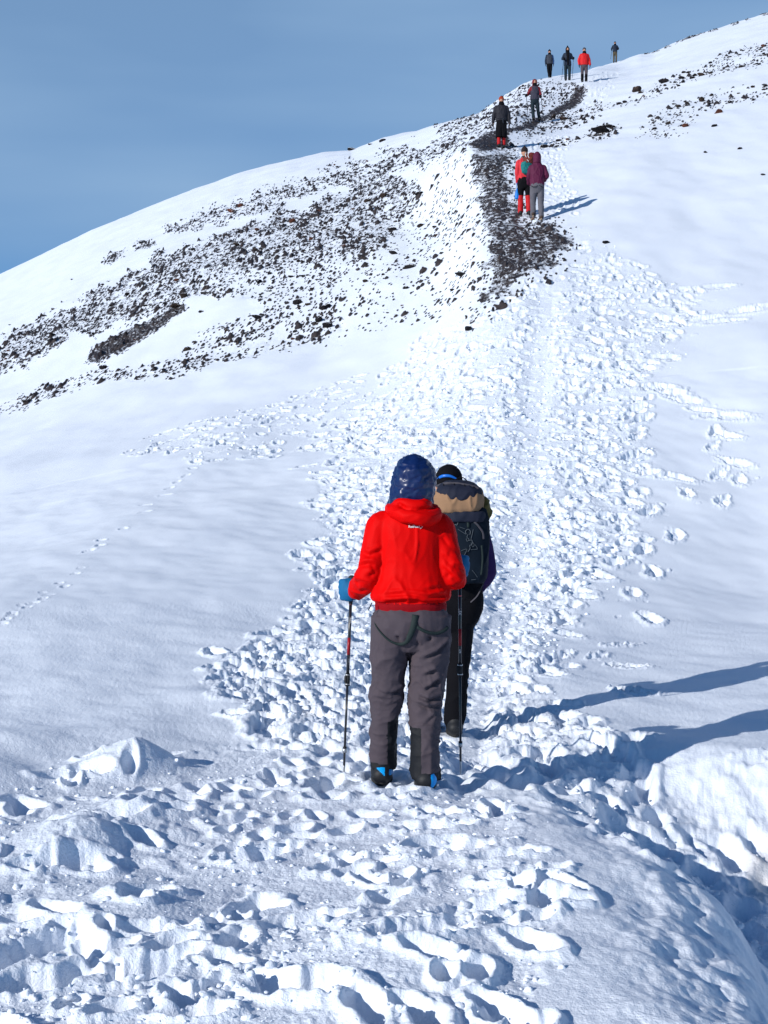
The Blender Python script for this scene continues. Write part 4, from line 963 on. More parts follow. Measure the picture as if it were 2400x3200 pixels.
# ------------------------------------------------------------------ stones
def rock_mesh(seed, detail=3, flat=.75):
    bm = bmesh.new(); bmesh.ops.create_icosphere(bm, subdivisions=detail, radius=.5)
    c = np.array([v.co[:] for v in bm.verts], np.float32); r_ = np.random.RandomState(seed)
    # chipped by a few planes, then roughened
    for k in range(11):
        n_ = r_.normal(size=3); n_ /= np.linalg.norm(n_); d = r_.uniform(.27, .43); s = c @ n_ - d; c = c - np.clip(s, 0, None)[:, None] * n_ * .92
    c = c + c * (perlin3(c * 4 + seed, seed)[:, None] * .16 + perlin3(c * 11 + seed, seed + 3)[:, None] * .07)
    c *= np.array([1, .85 + .3 * r_.rand(), flat])
    for v, p in zip(bm.verts, c): v.co = p
    m_ = bpy.data.meshes.new('rock'); bm.to_mesh(m_); bm.free(); return m_
RM = {}
def rock_obj(mat, k, detail=3):
    key = (mat.name, k, detail)
    if key not in RM:
        m_ = rock_mesh(k * 11 + 5, detail, .62 + .07 * (k % 4)); m_.materials.append(mat); RM[key] = m_
    return RM[key]
rr2 = random.Random(5)
def place_rock(X, Y, wpx, mat, k, label, group=None, cat='rock', tall=1.0, detail=3):
    d = ray_hit(X, Y); w = wpx / FPX * d; x = (X - CX0) / FPX * d
    o = link('rock', rock_obj(mat, k % 8, detail)); o.location = (x, d, height(x, d) + w * .14 * tall)
    o.scale = (w * 1.05, w * .9, w * .95 * tall); o.rotation_euler = (rr2.uniform(-.25, .25), rr2.uniform(-.25, .25), rr2.uniform(0, 6.28))
    tag(o, label, cat, group); return o
BIG = [(1376, 199, 27, 'B', 1.15, 'rounded brown boulder standing alone on white snow right of the upper path'),
       (1434, 179, 28, 'D', .7, 'dark boulder at the left tip of the highest stony band on the right slope'),
       (1554, 245, 22, 'R', .75, 'reddish brown boulder alone on open snow below the right stony bands'),
       (1300, 288, 44, 'D', .5, 'widest low black outcrop in the snow right of the middle hikers'),
       (1318, 281, 24, 'D', .5, 'black slab overlapping the right end of the low wide outcrop'),
       (1196, 259, 13, 'B', 1.3, 'small upright brown block at the path edge right of the hiker with two poles'),
       (1218, 260, 24, 'B', .6, 'flat brown rock just right of the small upright block at the path edge'),
       (1517, 219, 17, 'B', 1.1, 'brown boulder at the top of the middle stony patch on the right'),
       (1543, 277, 13, 'D', 1.0, 'small tilted black rock alone below the middle stony patch on the right'),
       (1648, 376, 13, 'D', .6, 'small black rock at the right edge of the photo on smooth snow'),
       (1524, 331, 9, 'D', .8, 'tiny black stone on the smooth right snowfield, left of a similar pair'),
       (1597, 323, 12, 'D', .6, 'tiny flat black stone farthest right of the small pair on the smooth snowfield'),
       (1309, 526, 20, 'D', .8, 'black rock alone on smooth snow right of the gravel tongue'),
       (1012, 709, 24, 'D', .7, 'dark rock at the lower tip of the gravel tongue beside trampled snow'),
       (396, 645, 19, 'B', 1.5, 'upright olive brown boulder above the small snow gap on the left scree'),
       (380, 670, 26, 'B', .7, 'brown boulder at the upper end of the black gravel mound'),
       (223, 799, 24, 'D', .9, 'black boulder in snow below the black gravel mound'),
       (405, 757, 19, 'B', .9, 'brown boulder at the upper left corner of the lowest scree patch'),
       (434, 676, 13, 'D', .9, 'small black rock on the snow gap right of the upright boulder'),
       (203, 723, 10, 'D', .8, 'small black stone on the snow below the main scree'),
       (555, 694, 25, 'D', .9, 'knobbly black boulder in the middle of the lower scree'),
       (643, 661, 23, 'D', .9, 'large black boulder just left of the darkest scree clump'),
       (700, 668, 34, 'D', .6, 'broad black outcrop at the top of the darkest scree clump'),
       (688, 695, 26, 'D', .8, 'blackest boulder in the middle of the darkest scree clump'),
       (706, 706, 30, 'D', .6, 'low black outcrop at the foot of the darkest scree clump'),
       (559, 612, 18, 'D', .9, 'black boulder near the right end of the small snow gap'),
       (510, 529, 16, 'B', .8, 'brown rock on the upper left edge of the main scree'),
       (632, 480, 15, 'R', 1.1, 'rusty upright boulder on the upper edge of the main scree'),
       (690, 458, 14, 'R', .8, 'rusty boulder at the upper edge of the scree, right of the upright rusty one'),
       (743, 535, 14, 'R', .7, 'rust red stone at the right side of the main scree'),
       (848, 497, 22, 'D', .9, 'black boulder at the right edge of the main scree'),
       (910, 491, 22, 'B', .6, 'brown outcrop alone on the snow flank below the right tip of the scree'),
       (851, 549, 26, 'D', .45, 'long low dark outcrop on the sparse snowy flank'),
       (886, 577, 32, 'D', .5, 'chain shaped black outcrop in the middle of the sparse snowy flank'),
       (876, 622, 15, 'D', .9, 'black stone below the chain shaped outcrop on the flank'),
       (790, 610, 15, 'B', .7, 'brown stone at the left of the sparse flank'),
       (996, 602, 28, 'D', .45, 'elongated black outcrop nearest the gravel tongue on the flank'),
       (978, 630, 14, 'D', .7, 'black stone just below the elongated outcrop beside the gravel tongue'),
       (795, 438, 20, 'B', .8, 'brown boulder in the top right corner of the main scree'),
       (829, 430, 18, 'B', .8, 'brown boulder close to the upper right tip of the scree'),
       (905, 420, 26, 'D', .5, 'dark flat outcrop forming the right tip of the scree'),
       (500, 460, 24, 'R', .6, 'reddish brown crumbling outcrop on the upper thin stony band'),
       (520, 448, 20, 'R', .6, 'smaller reddish outcrop right above the crumbling one on the upper band'),
       (761, 324, 22, 'D', .5, 'long dark rock on the left skyline'),
       (800, 313, 16, 'D', .5, 'dark rock on the skyline, middle of the short row'),
       (826, 304, 17, 'D', .7, 'pointed dark rock on the skyline at the right end of the short row'),
       (728, 361, 8, 'D', 1.1, 'tiny upright stone on the smooth snow below the left skyline'),
       (114, 670, 14, 'B', .6, 'low brown rock alone on snow above the left end of the scree'),
       (21, 702, 9, 'D', .6, 'tiny dark stone farthest left on the snow above the scree'),
       (307, 526, 22, 'D', .55, 'dark outcrop of the small isolated patch on the upper left snow'),
       (53, 869, 14, 'D', .6, 'dark stone on the thin lowest stone line at the left edge'),
       (155, 605, 7, 'D', .7, 'tiny stone above the left scree on smooth snow'),
       (1646, 32, 12, 'D', .8, 'dark rock on the skyline at the top right corner'),
       (1607, 43, 10, 'D', .7, 'dark rock on the skyline left of the top right corner rock'),
       (1253, 197, 9, 'D', .5, 'flat stone on snow right of the uppermost path bend'),
       (1505, 1812, 5, 'B', .7, 'tiny brown stone stuck in the sunlit trench wall')]
MT = {'D': STONE_D, 'B': STONE_B, 'R': STONE_R}
for n_, (X, Y, w, m_, tl, lab) in enumerate(BIG): place_rock(X, Y, w, MT[m_], n_, lab, 'rocks on the snow slope', tall=tl)
# medium stones, each an object; their zone names them
def zone_pts(poly, count, r_):
    P_ = np.array(poly, float); out = []
    while len(out) < count:
        q = r_.uniform(P_.min(0), P_.max(0), (400, 2)); q = q[poly_sd(q[:, 0], q[:, 1], poly) > 0]; out += q.tolist()
    return out[:count]
ZR = np.random.RandomState(3)
ZL = [('main', 86, (8, 15), 'small dark lava rock half buried in the main scree left of the path'), ('low', 18, (7, 13), 'small dark rock in the lowest scree patch above the smooth left snowfield'),
      ('upper', 16, (6, 11), 'small dark rock on the upper thin stony band under the skyline'), ('flank', 26, (6, 11), 'small dark stone scattered on the snowy flank between scree and gravel tongue'),
      ('knob', 16, (5, 9), 'small dark stone on the stony knob under the upper hikers'), ('band1', 34, (9, 21), 'dark lava rock in the highest stony band on the right slope'),
      ('band2', 22, (9, 17), 'dark lava rock in the middle stony patch on the right slope'), ('band4', 9, (9, 17), 'dark rock along the lower right edge of the upper trail'), ('band5', 8, (10, 19), 'flat dark rock in the short row above the maroon hooded hiker'), ('dark', 4, (8, 12), 'small rock on the black gravel mound')]
for z, cnt, (a, b), lab in ZL:
    for n_, (X, Y) in enumerate(zone_pts(ZG[z], cnt, ZR)):
        Y = max(Y, np.interp(X, SKY[:, 0], SKY[:, 1]) + 1)
        if X < 8 or X > 1655: X = min(max(X, 8), 1650)
        w = a + (b - a) * ZR.rand() ** 2.2; t_ = ZR.rand()
        place_rock(X, Y, w, STONE_D if t_ < .62 else (STONE_B if t_ < .93 else STONE_R), n_, lab, 'stones: ' + lab, tall=ZR.uniform(.5, .95), detail=2)
# scree: countless little stones, one object
def ico(sub):
    bm = bmesh.new(); bmesh.ops.create_icosphere(bm, subdivisions=sub, radius=.5); v = np.array([x.co[:] for x in bm.verts], np.float32); f = np.array([[q.index for q in p.verts] for p in bm.faces], np.int32); bm.free(); return v, f
def scatter(name, pts, sizes, mats, sub=1, seed=1, flat=(.5, .9), rough=.28, sink=.15, smooth=False):
    v0, f0 = ico(sub); r_ = np.random.RandomState(seed); n_ = len(pts); k = len(v0)
    nzv = np.stack([1 + rough * r_.uniform(-1, 1, k) for _ in range(12)])
    V = np.empty((n_, k, 3), np.float32)
    for i in range(12):
        sel = np.arange(n_) % 12 == i; m_ = sel.sum()
        if m_ == 0: continue
        a = r_.uniform(0, 6.28, m_); s = sizes[sel]; fl = r_.uniform(flat[0], flat[1], m_); as_ = r_.uniform(.7, 1.3, m_)
        b = v0 * nzv[i][:, None]; x = b[None, :, 0] * as_[:, None]; y = b[None, :, 1]; z = b[None, :, 2] * fl[:, None]
        tlt = r_.uniform(-.5, .5, m_)[:, None]; x, z = x * np.cos(tlt) - z * np.sin(tlt), x * np.sin(tlt) + z * np.cos(tlt)
        c, q = np.cos(a)[:, None], np.sin(a)[:, None]
        V[sel] = np.stack([(x * c - y * q), (x * q + y * c), z], -1) * s[:, None, None] + pts[sel][:, None, :] + np.array([0, 0, 1]) * (s * sink)[:, None, None]
    F = (f0[None] + (np.arange(n_) * k)[:, None, None]).reshape(-1, 3)
    m_ = new_mesh(name, V.reshape(-1, 3), F.astype(np.int32), smooth); o = link(name, m_)
    for q in mats: m_.materials.append(q)
    if len(mats) > 1:
        mi = np.repeat(r_.choice(len(mats), n_, p=[.66, .26, .08][:len(mats)] if len(mats) == 3 else None), len(f0)).astype(np.int32); m_.polygons.foreach_set('material_index', mi)
    return o
dA = (np.gradient(rows)[:, None] * np.gradient(cols)[None] / FPX * rows[:, None])
def pick_cells(weight, count, seed):
    w = weight.ravel().astype(np.float64); w /= w.sum(); r_ = np.random.RandomState(seed)
    k = r_.choice(len(w), count, p=w); i, j = np.divmod(k, NC)
    return np.stack([WX[i, j] + r_.uniform(-.5, .5, count) * .03, WY[i, j] + r_.uniform(-.5, .5, count) * .03, CAM_Z + ZZ[i, j]], 1), r_, i, j
frm = (XX > -60) & (XX < 1720)
# screen-even sampling of stony ground
p, r_, i, j = pick_cells(np.where(frm & (DD > 24), ROCKM * np.clip(.35 + ROCKV * 2, 0, 1), 0) * (np.abs(np.gradient(YY, axis=0)) + .2), 5000, 4)
sz = (1.2 + 5.5 * r_.rand(5000) ** 3.4 * np.where(GRAV[i, j] > .45, .35, 1)) / FPX * DD[i, j]
o = scatter('scree', p, sz.astype(np.float32), [STONE_D, STONE_B, STONE_R], 1, 4); tag(o, 'countless small dark lava stones lying on the snowy slope', 'scree', kind='stuff')
# snow clods thrown up by boots
p, r_, i, j = pick_cells(np.where(frm & (DD > 3.8) & (DD < 12) & (mall > .15), mall, 0) * np.where(DD < 8, 1, .8) * (np.abs(np.gradient(YY, axis=0)) + .2) * (.25 + sstep(-.1, .3, fbm(WX * 1.3, WY * 1.3, 61, 3))), 2600, 6)
sz = np.clip(.006 + .030 * r_.rand(2600) ** 4.0, 0, .07) * np.where(DD[i, j] < 8, 1, 1.15)
o = scatter('snow_clods', p, sz.astype(np.float32), [SNOW], 2, 6, flat=(.45, .9), rough=.26, sink=.05, smooth=True); tag(o, 'loose lumps of kicked up snow all over the trampled path', 'snow clods', kind='stuff')
p, r_, i, j = pick_cells(np.where(frm & (DD >= 11) & (DD < 34) & (mall > .2), mall, 0) * (np.abs(np.gradient(YY, axis=0)) + .2), 3500, 8)
sz = np.clip(.02 + .08 * r_.rand(3500) ** 3.0, 0, .11)
o = scatter('snow_rubble', p, sz.astype(np.float32), [SNOW], 1, 8, flat=(.45, .8), rough=.2, sink=.08, smooth=True); tag(o, 'broken snow rubble on the trampled slope beyond the two nearest hikers', 'snow rubble', kind='stuff')
# ------------------------------------------------------------------ nearest hiker: red jacket
def q2(X, Y): return ((691.25 + X / 4 - 873) * .002376, (1700 - (1313.4 + Y / 4)) * .002376)   # survey of the trousers
def q1(X, Y): return ((691.25 + X / 4 - 873) * .002376, (1700 - (967.75 + Y / 4)) * .002376)   # survey of the jacket
jl = [[(-.10, -.14, 1.30), (-.13, -.13, 1.20), (-.125, -.12, 1.10), (-.13, -.12, 1.02)],
      [(.19, -.12, 1.33), (.185, -.13, 1.22), (.17, -.13, 1.12), (.19, -.12, 1.04)],
      [(.062, -.15, 1.33), (.075, -.15, 1.25), (.12, -.15, 1.18), (.17, -.14, 1.10)],
      [(.075, -.15, 1.16), (.11, -.15, 1.115), (.17, -.14, 1.075)],
      [(-.08, -.15, 1.26), (-.10, -.14, 1.18)], [(.13, -.15, 1.30), (.15, -.14, 1.22)]]
hl_ = [[(-.14, -.13, 1.045), (-.02, -.17, 1.05), (.09, -.17, 1.035), (.2, -.12, 1.05)], [(-.15, -.13, 1.005), (0, -.17, 1.02), (.12, -.16, 1.00), (.22, -.1, 1.01)], [(-.10, -.14, .975), (.04, -.17, .985), (.2, -.1, .972)]]
al = [[(-.25, -.04, 1.22), (-.18, -.09, 1.19), (-.13, -.08, 1.21)], [(-.25, -.05, 1.13), (-.18, -.10, 1.15), (-.13, -.07, 1.13)], [(-.24, -.04, 1.05), (-.17, -.09, 1.09)], [(-.22, -.02, 1.00), (-.16, -.06, 1.06)],
      [(.30, -.05, 1.20), (.24, -.10, 1.23), (.20, -.08, 1.28)], [(.31, -.06, 1.12), (.25, -.11, 1.14), (.20, -.10, 1.18)], [(.29, -.08, 1.04), (.24, -.11, 1.08), (.21, -.08, 1.12)], [(.27, -.10, 1.30), (.22, -.10, 1.18), (.215, -.10, 1.08)], [(-.22, -.10, 1.32), (-.17, -.11, 1.22), (-.15, -.1, 1.10)]]
def jf(c, n):
    h = np.zeros(len(c), np.float32)
    for l_ in jl: h -= .020 * gaussline(c, l_, .010); 
    for l_ in hl_: h += .019 * gaussline(c, l_, .012); h -= .012 * gaussline(c, [(a, b, d - .02) for a, b, d in l_], .011)
    for l_ in al: h -= .015 * gaussline(c, l_, .013); h += .010 * gaussline(c, [(a, b, d + .022) for a, b, d in l_], .013)
    h += .006 * (folds(c, 4, 3, (1.2, 1, .5), .5, 1.2) - .3) + .012 * (folds(c, 5.5, 23, (1.1, 1, .55), .5, 6) - .1) * np.clip((1.42 - c[:, 2]) * 6, 0, 1) + .0025 * (folds(c, 15, 9, (1, 1, .7)) - .3)
    for l_ in ([(-.125, -.06, 1.42), (-.140, -.11, 1.34), (-.135, -.12, 1.24), (-.12, -.09, 1.17)], [(.185, -.06, 1.42), (.20, -.11, 1.33), (.195, -.12, 1.24), (.185, -.09, 1.16)], [(-.13, -.13, 1.315), (.03, -.15, 1.30), (.19, -.13, 1.315)]): h -= .0045 * gaussline(c, l_, .0045)
    h *= np.where(c[:, 2] < .945, .15, 1.0)
    h *= .78; h -= .012 * np.exp(-((c[:, 2] - .950) / .008) ** 2)
    return h
tl = [[(-.0, -.12, .62), (-.06, -.13, .58), (-.12, -.11, .52)], [(.02, -.13, .68), (.09, -.13, .66), (.17, -.12, .70), (.22, -.09, .75)], [(.03, -.12, .60), (.08, -.12, .57), (.15, -.11, .60)], [(.04, -.11, .52), (.1, -.11, .50), (.17, -.09, .55)],
      [(-.16, -.06, .46), (-.09, -.09, .45), (-.02, -.06, .445)], [(-.14, -.08, .50), (-.07, -.09, .47), (-.02, -.05, .50)], [(-.10, -.08, .40), (-.05, -.07, .42), (-.02, -.04, .44)], [(.06, -.1, .44), (.12, -.1, .415), (.18, -.07, .42)], [(.08, -.1, .47), (.13, -.1, .45), (.18, -.06, .47)],
      [(.10, -.12, .33), (.15, -.1, .37)], [(-.13, -.06, .36), (-.07, -.06, .35)], [(.0, -.14, .70), (-.03, -.14, .78)], [(.03, -.11, .55), (.05, -.11, .45)], [(.06, -.13, .80), (.07, -.13, .73)], [(.12, -.13, .82), (.13, -.13, .77)]]
def tf(c, n):
    h = np.zeros(len(c), np.float32)
    for l_ in tl: h -= .022 * gaussline(c, l_, .010); h += .013 * gaussline(c, [(a, b, d + .022) for a, b, d in l_], .013)
    h += .007 * (folds(c, 8, 13, (1, 1, .8)) - .3) + .010 * (folds(c, 6, 27, (.8, 1, 1.3), .6, 6) - .1) * np.clip((.8 - c[:, 2]) * 4, 0, 1) + .003 * (folds(c, 19, 17, (1, 1, 1.2)) - .3) * (c[:, 2] < .75)
    return h
LPX = (q2(580, 0)[0], q2(870, 0)[0])
P1spec = dict(
    torso=[(.895, .035, 0, .178, .140), (.915, .035, 0, .183, .146), (.945, .035, 0, .186, .150), (.975, .036, 0, .202, .165), (1.02, .038, 0, .196, .158), (1.08, .038, 0, .178, .142), (1.145, .034, 0, .165, .132), (1.25, .032, 0, .170, .130), (1.33, .030, 0, .172, .122), (1.385, .028, 0, .150, .105), (1.42, .030, .005, .118, .095), (1.455, .035, .015, .085, .08), (1.49, .038, .02, .07, .07)],
    sh=[(-.118, 0, 1.352), (.178, 0, 1.345)], el=[(-.182, -.03, 1.085), (.250, -.035, 1.078)], wr=[(-.245, .125, 1.0), (.278, .165, 1.10)], hand=['fist', 'fist'], hc=[(-.283, .19, 1.003), (.290, .235, 1.125)], back=[(-.15, -1, 0), (.45, -1, 0)],
    hip=[(-.06, 0), (.13, 0)], knee=[(-.088, .03), (.113, 0)], ank=[(-.114, .10), (.110, -.05)], head=(.046, .035, 1.585),
    legs=[[(.88, -.062, 0, .108, .135), (.80, -.068, 0, .106, .135), (.72, -.073, 0, .100, .13), (.62, -.080, .005, .088, .112), (.53, -.084, .015, .081, .098), (.46, -.090, .03, .086, .098), (.42, -.092, .035, .080, .09), (.34, -.098, .05, .070, .083), (.24, -.103, .075, .068, .08), (.14, -.107, .09, .066, .078), (.085, -.109, .095, .066, .078)],
          [(.88, .135, 0, .108, .135), (.80, .136, 0, .106, .135), (.72, .134, 0, .104, .128), (.62, .126, 0, .098, .112), (.53, .119, 0, .090, .10), (.46, .113, 0, .086, .096), (.42, .112, -.005, .088, .096), (.37, .109, -.01, .077, .088), (.27, .107, -.03, .073, .085), (.15, .106, -.045, .072, .085), (.052, .106, -.05, .072, .085)]],
    pelvis=[(.70, .033, 0, .12, .10), (.78, .034, -.005, .185, .145), (.86, .035, -.012, .196, .152), (.93, .035, 0, .172, .135), (.97, .035, 0, .15, .12)],
    tm='greytr', jm='red', hem=.948, glove='blueglove', glovek=1.22, jfold=jf, tfold=tf, bootk=1.22,
    hat=('hood', 'navy'), hood_rows=[(1.44, .032, .03, .114, .118), (1.485, .036, .025, .116, .122), (1.54, .046, .02, .112, .124), (1.59, .052, .015, .111, .125), (1.635, .053, .01, .098, .115), (1.67, .050, .01, .074, .092), (1.695, .047, .01, .040, .05), (1.703, .047, .01, .015, .02)],
    hfold=lambda c, n: .009 * (folds(c, 13, 41, (1.2, 1, .8), .6, 1.6) - .4) + .006 * (folds(c, 28, 43, (.7, 1, 1.4), .6, 1.8) - .3) - .0065 * (.25 + .75 * np.clip(perlin3(c * 14, 7) + .5, 0, 1)) * sum(np.exp(-((c[:, 2] - z0 + .02 * np.cos((c[:, 0] - .05) * 14) + .010 * perlin3(c * 18, 9)) / .006) ** 2) for z0 in (1.662, 1.60, 1.545, 1.485)),
    tsplit=[('ankle_patch', lambda c, n: (c[:, 0] < 0) & (c[:, 0] > LPX[0]) & (c[:, 2] < .335 + (c[:, 0] - LPX[0]) * .5) & (c[:, 1] < .16), 'blackp'),
            ('ankle_patch', lambda c, n: (c[:, 0] > 0) & (c[:, 0] < LPX[1]) & (c[:, 2] < .315) & (c[:, 1] < .03), 'blackp'),
            ('cuff', lambda c, n: (c[:, 0] < 0) & (c[:, 2] < .113 - .12 * (c[:, 0] + .11)), 'blackp'), ('cuff', lambda c, n: (c[:, 0] > 0) & (c[:, 2] < .09), 'blackp')],
    bootsplit=[lambda c, n: ((c[:, 1] < .18) & (c[:, 2] < .115) & (c[:, 0] > -.148) & (c[:, 0] < -.100) & (c[:, 2] > .055 + (-.100 - c[:, 0]) * .9)) | ((c[:, 0] > -.078) & (c[:, 2] > .06) & (c[:, 2] < .11)),
               lambda c, n: (c[:, 0] > .135) & (c[:, 2] > .02) & (c[:, 2] < .10)])
p1 = figure('person seen from behind in a bright red jacket, navy down hood and grey trousers', P1, 1.0, 1, P1spec, voxel=.0068)
jk = p1['jacket']; tr = p1['trousers']; jb = from_bvh(jk.data); 
import itertools
tb = from_bvh(tr.data)
# folded-down red hood
g = Geo()
g.tube([(-.070, .035, 1.425), (-.058, -.05, 1.418), (-.015, -.115, 1.398), (.045, -.142, 1.385), (.11, -.128, 1.378), (.155, -.06, 1.395), (.150, .03, 1.425)], [.030, .036, .038, .038, .040, .037, .030], n=16)
g.tube([(-.045, .01, 1.455), (-.02, -.075, 1.448), (.045, -.105, 1.44), (.10, -.08, 1.445), (.115, .01, 1.455)], [.028, .033, .035, .033, .028], n=16)
g.ell((.045, -.03, 1.42), (.11, .09, .055))
hm = remesh(g, .006, 2, 'folded_hood')
displace(hm, lambda c, n: .005 * (folds(c, 14, 51, (.6, 1, 1.6)) - .3) - .012 * gaussline(c, [(-.03, -.11, 1.452), (.01, -.14, 1.425), (.06, -.145, 1.418), (.12, -.12, 1.43)], .009) - .010 * gaussline(c, [(-.01, -.12, 1.44), (.02, -.14, 1.422)], .008))
fh = link('folded_hood', hm, C_['red'], jk)
# print on the back, under the hood
def flat_text(txt, size, x, z, bvh, parent, nm, mat, squash=1.0):
    cu = bpy.data.curves.new('t', 'FONT'); cu.body = txt; cu.size = size; cu.align_x = 'LEFT'; cu.extrude = .0003; cu.offset = .0004
    o = bpy.data.objects.new('t', cu); scene.collection.objects.link(o); dg = bpy.context.evaluated_depsgraph_get(); dg.update()
    m_ = bpy.data.meshes.new_from_object(o.evaluated_get(dg)); bpy.data.objects.remove(o)
    c = coords(m_); w = c[:, 0].max(); ys = [on_back(bvh, x + w * t, z + size * .3).y for t in (0, .5, 1)]
    out = np.stack([x + c[:, 0], np.interp(c[:, 0], [0, w / 2, w], ys) - .0035 - c[:, 2], z + c[:, 1]], 1).astype(np.float32)
    m_.vertices.foreach_set('co', out.ravel()); m_.update(); m_.materials.clear(); return link(nm, m_, C_[mat], parent), w
lo, w = flat_text('RedFox', .0165, .020, 1.332, jb, jk, 'printed_name', 'white')
ex_, ez_ = .020 + w + .010, 1.336; g = Geo(); pts = [(-.0075, .004), (0, -.010), (.0085, .003), (.005, .008), (-.001, .0085), (-.0075, .004)]
g.tube([tuple(on_back(jb, ex_ + a, ez_ + b, .004)) for a, b in pts[:3]], .0013, n=6, sub=2); g.tube([tuple(on_back(jb, ex_ + a, ez_ + b, .004)) for a, b in (pts[0], pts[4], (.003, .004))], .0012, n=6, sub=2)
link('fox_emblem', g.mesh('emblem'), C_['white'], jk)
# slipped trouser braces
def strap(pts, w, name='brace_strap'):
    P_ = [on_back(tb, *q2(*p), .005) for p in pts]
    return link(name, ribbon(P_, w, .003).mesh(name), C_['webbing'], tr)
strap([(462, 40), (480, 130), (530, 200), (600, 262), (680, 292), (740, 275), (775, 215), (805, 130), (820, 40)], [.006, .006, .008, .010, .014, .02, .030, .032, .034])
strap([(830, 140), (880, 170), (950, 195), (1010, 198), (1070, 178), (1100, 150)], .016)
g = Geo(); a, b = q1(450, 1330); g.tube([(a, -.1, b), (a - .006, -.11, b - .012), (a - .012, -.11, b - .025), (a - .016, -.11, b - .034)], .003, n=6); link('cord_toggle', g.mesh('toggle'), C_['black'], jk)
pole(at(759.5, 1250, 7.475), at(742, 1683, 7.52), 'black trekking pole in the left hand of the hiker in the red jacket', near=True)
pole(at(993, 1216, 7.53), at(995, 1673, 7.64), 'black trekking pole in the right hand of the hiker in the red jacket', near=True)

# ------------------------------------------------------------------ second hiker with the large pack
P2spec = dict(torso=[(.84, -.0, 0, .165, .14), (.93, .0, 0, .165, .14), (1.05, .01, 0, .155, .125), (1.2, .02, 0, .165, .13), (1.32, .02, 0, .175, .125), (1.385, .02, 0, .155, .105), (1.43, .01, .02, .115, .09), (1.47, -.02, .04, .08, .078), (1.50, -.03, .05, .07, .07)],
    sh=[(-.12, 0, 1.36), (.148, 0, 1.345)], el=[(-.19, 0, 1.08), (.197, -.02, 1.06)], wr=[(-.15, .18, .95), (.125, .10, .905)], hand=['fist', 'fist'], hc=[(-.14, .24, .96), (.105, .16, .90)], back=[(0, -1, 0), (.4, -1, 0)],
    hip=[(-.10, 0), (.035, 0)], knee=[(-.13, .06), (.018, .02)], ank=[(-.155, .14), (-.005, 0)], head=(-.042, .06, 1.615), tm='black', jm='black', sleeve='purple', sleeve_x=.12, glove='black', legk=1.0, hat=('beanie', 'black'), armk=.95,
    jfold=lambda c, n: .012 * (folds(c, 8, 63, (1, 1, .6)) - .3), bootk=1.15)
p2 = figure('person almost hidden by a tall dark backpack, in purple sleeves and black trousers', P2, 1.0, 1, P2spec, voxel=.009)
def q3(X, Y): return ((926.3 + X * .1437 - 985) * .002995, (1588 - (995.4 + Y * .1437)) * .002995)
bp_root = bpy.data.objects.new('backpack', None); scene.collection.objects.link(bp_root); bp_root.location = P2; tag(bp_root, 'tall dark backpack with tan lid pocket on the second hiker', 'backpack')
g = Geo(); g.loft([(1.00, .045, -.22, .11, .085), (1.04, .048, -.23, .135, .105), (1.15, .05, -.235, .142, .115), (1.30, .052, -.24, .146, .12), (1.42, .052, -.24, .142, .12), (1.47, .052, -.24, .13, .11)], power=3)
bm_ = remesh(g, .009, 2, 'pack_body'); displace(bm_, lambda c, n: .010 * (folds(c, 8, 71, (1, 1, .6)) - .3)); link('pack_body', bm_, C_['packdark'], bp_root)
g = Geo(); g.loft([(1.38, .035, -.25, .135, .13), (1.42, .035, -.25, .142, .135), (1.45, .035, -.25, .14, .13)], power=3.2); bm_ = remesh(g, .009, 2, 'collar'); displace(bm_, lambda c, n: .006 * (folds(c, 12, 73) - .3)); link('pack_collar', bm_, C_['navypack'], bp_root)
g = Geo(); g.loft([(1.44, .018, -.25, .13, .125), (1.465, .008, -.25, .148, .145), (1.52, .006, -.25, .155, .15), (1.565, .006, -.24, .15, .14), (1.59, .006, -.23, .12, .11)], power=2.8); bm_ = remesh(g, .008, 2, 'lid'); displace(bm_, lambda c, n: .011 * (folds(c, 10, 75, (1.4, 1, .5)) - .3)); lid = link('lid_pocket', bm_, C_['tan'], bp_root)
g = Geo(); g.loft([(1.515, .01, -.245, .128, .155), (1.54, .012, -.245, .143, .157), (1.58, .012, -.24, .146, .155), (1.612, .006, -.22, .122, .13), (1.636, .0, -.20, .085, .09), (1.645, -.01, -.19, .04, .05)], power=2.4); bm_ = remesh(g, .008, 2, 'lid_top'); displace(bm_, lambda c, n: .006 * (folds(c, 12, 77) - .3)); lt = link('lid_top', bm_, C_['navypack'], bp_root)
lb = from_bvh(bm_)
link('daisy_chain', ribbon([on_back(lb, *q3(X, Y), .004) for X, Y in ((115, 385), (200, 355), (350, 350), (500, 370), (640, 400), (700, 430))], .016, .003).mesh('daisy'), C_['greyweb'], lt)
for X, Y in ((198, 360), (348, 352), (497, 368), (632, 395)):
    a, b = q3(X, Y - 22), q3(X, Y + 22); g = Geo(); g.tube([tuple(on_back(lb, *a, .009)), tuple(on_back(lb, *b, .009))], .002, n=6, sub=1); link('stitch', g.mesh('stitch'), C_['black'], lt)
g = Geo(); g.loft([(1.37, .155, -.20, .03, .06), (1.40, .165, -.20, .045, .075), (1.46, .172, -.19, .045, .08), (1.52, .165, -.19, .032, .06), (1.54, .155, -.19, .015, .03)], power=2.4); bm_ = remesh(g, .008, 2, 'side_pouch'); displace(bm_, lambda c, n: .014 * (folds(c, 12, 79, (1, 1, 1)) - .3)); link('side_pouch', bm_, C_['olive'], bp_root)
g = Geo(); g.tube([(-.03, -.16, 1.64), (.03, -.17, 1.665), (.075, -.16, 1.63), (.115, -.16, 1.56), (.135, -.2, 1.50)], .0035, n=6); link('haul_cord', g.mesh('haul'), C_['black'], bp_root)
pb = from_bvh([o_ for o_ in bp_root.children if o_.name.startswith('pack_body')][0].data)
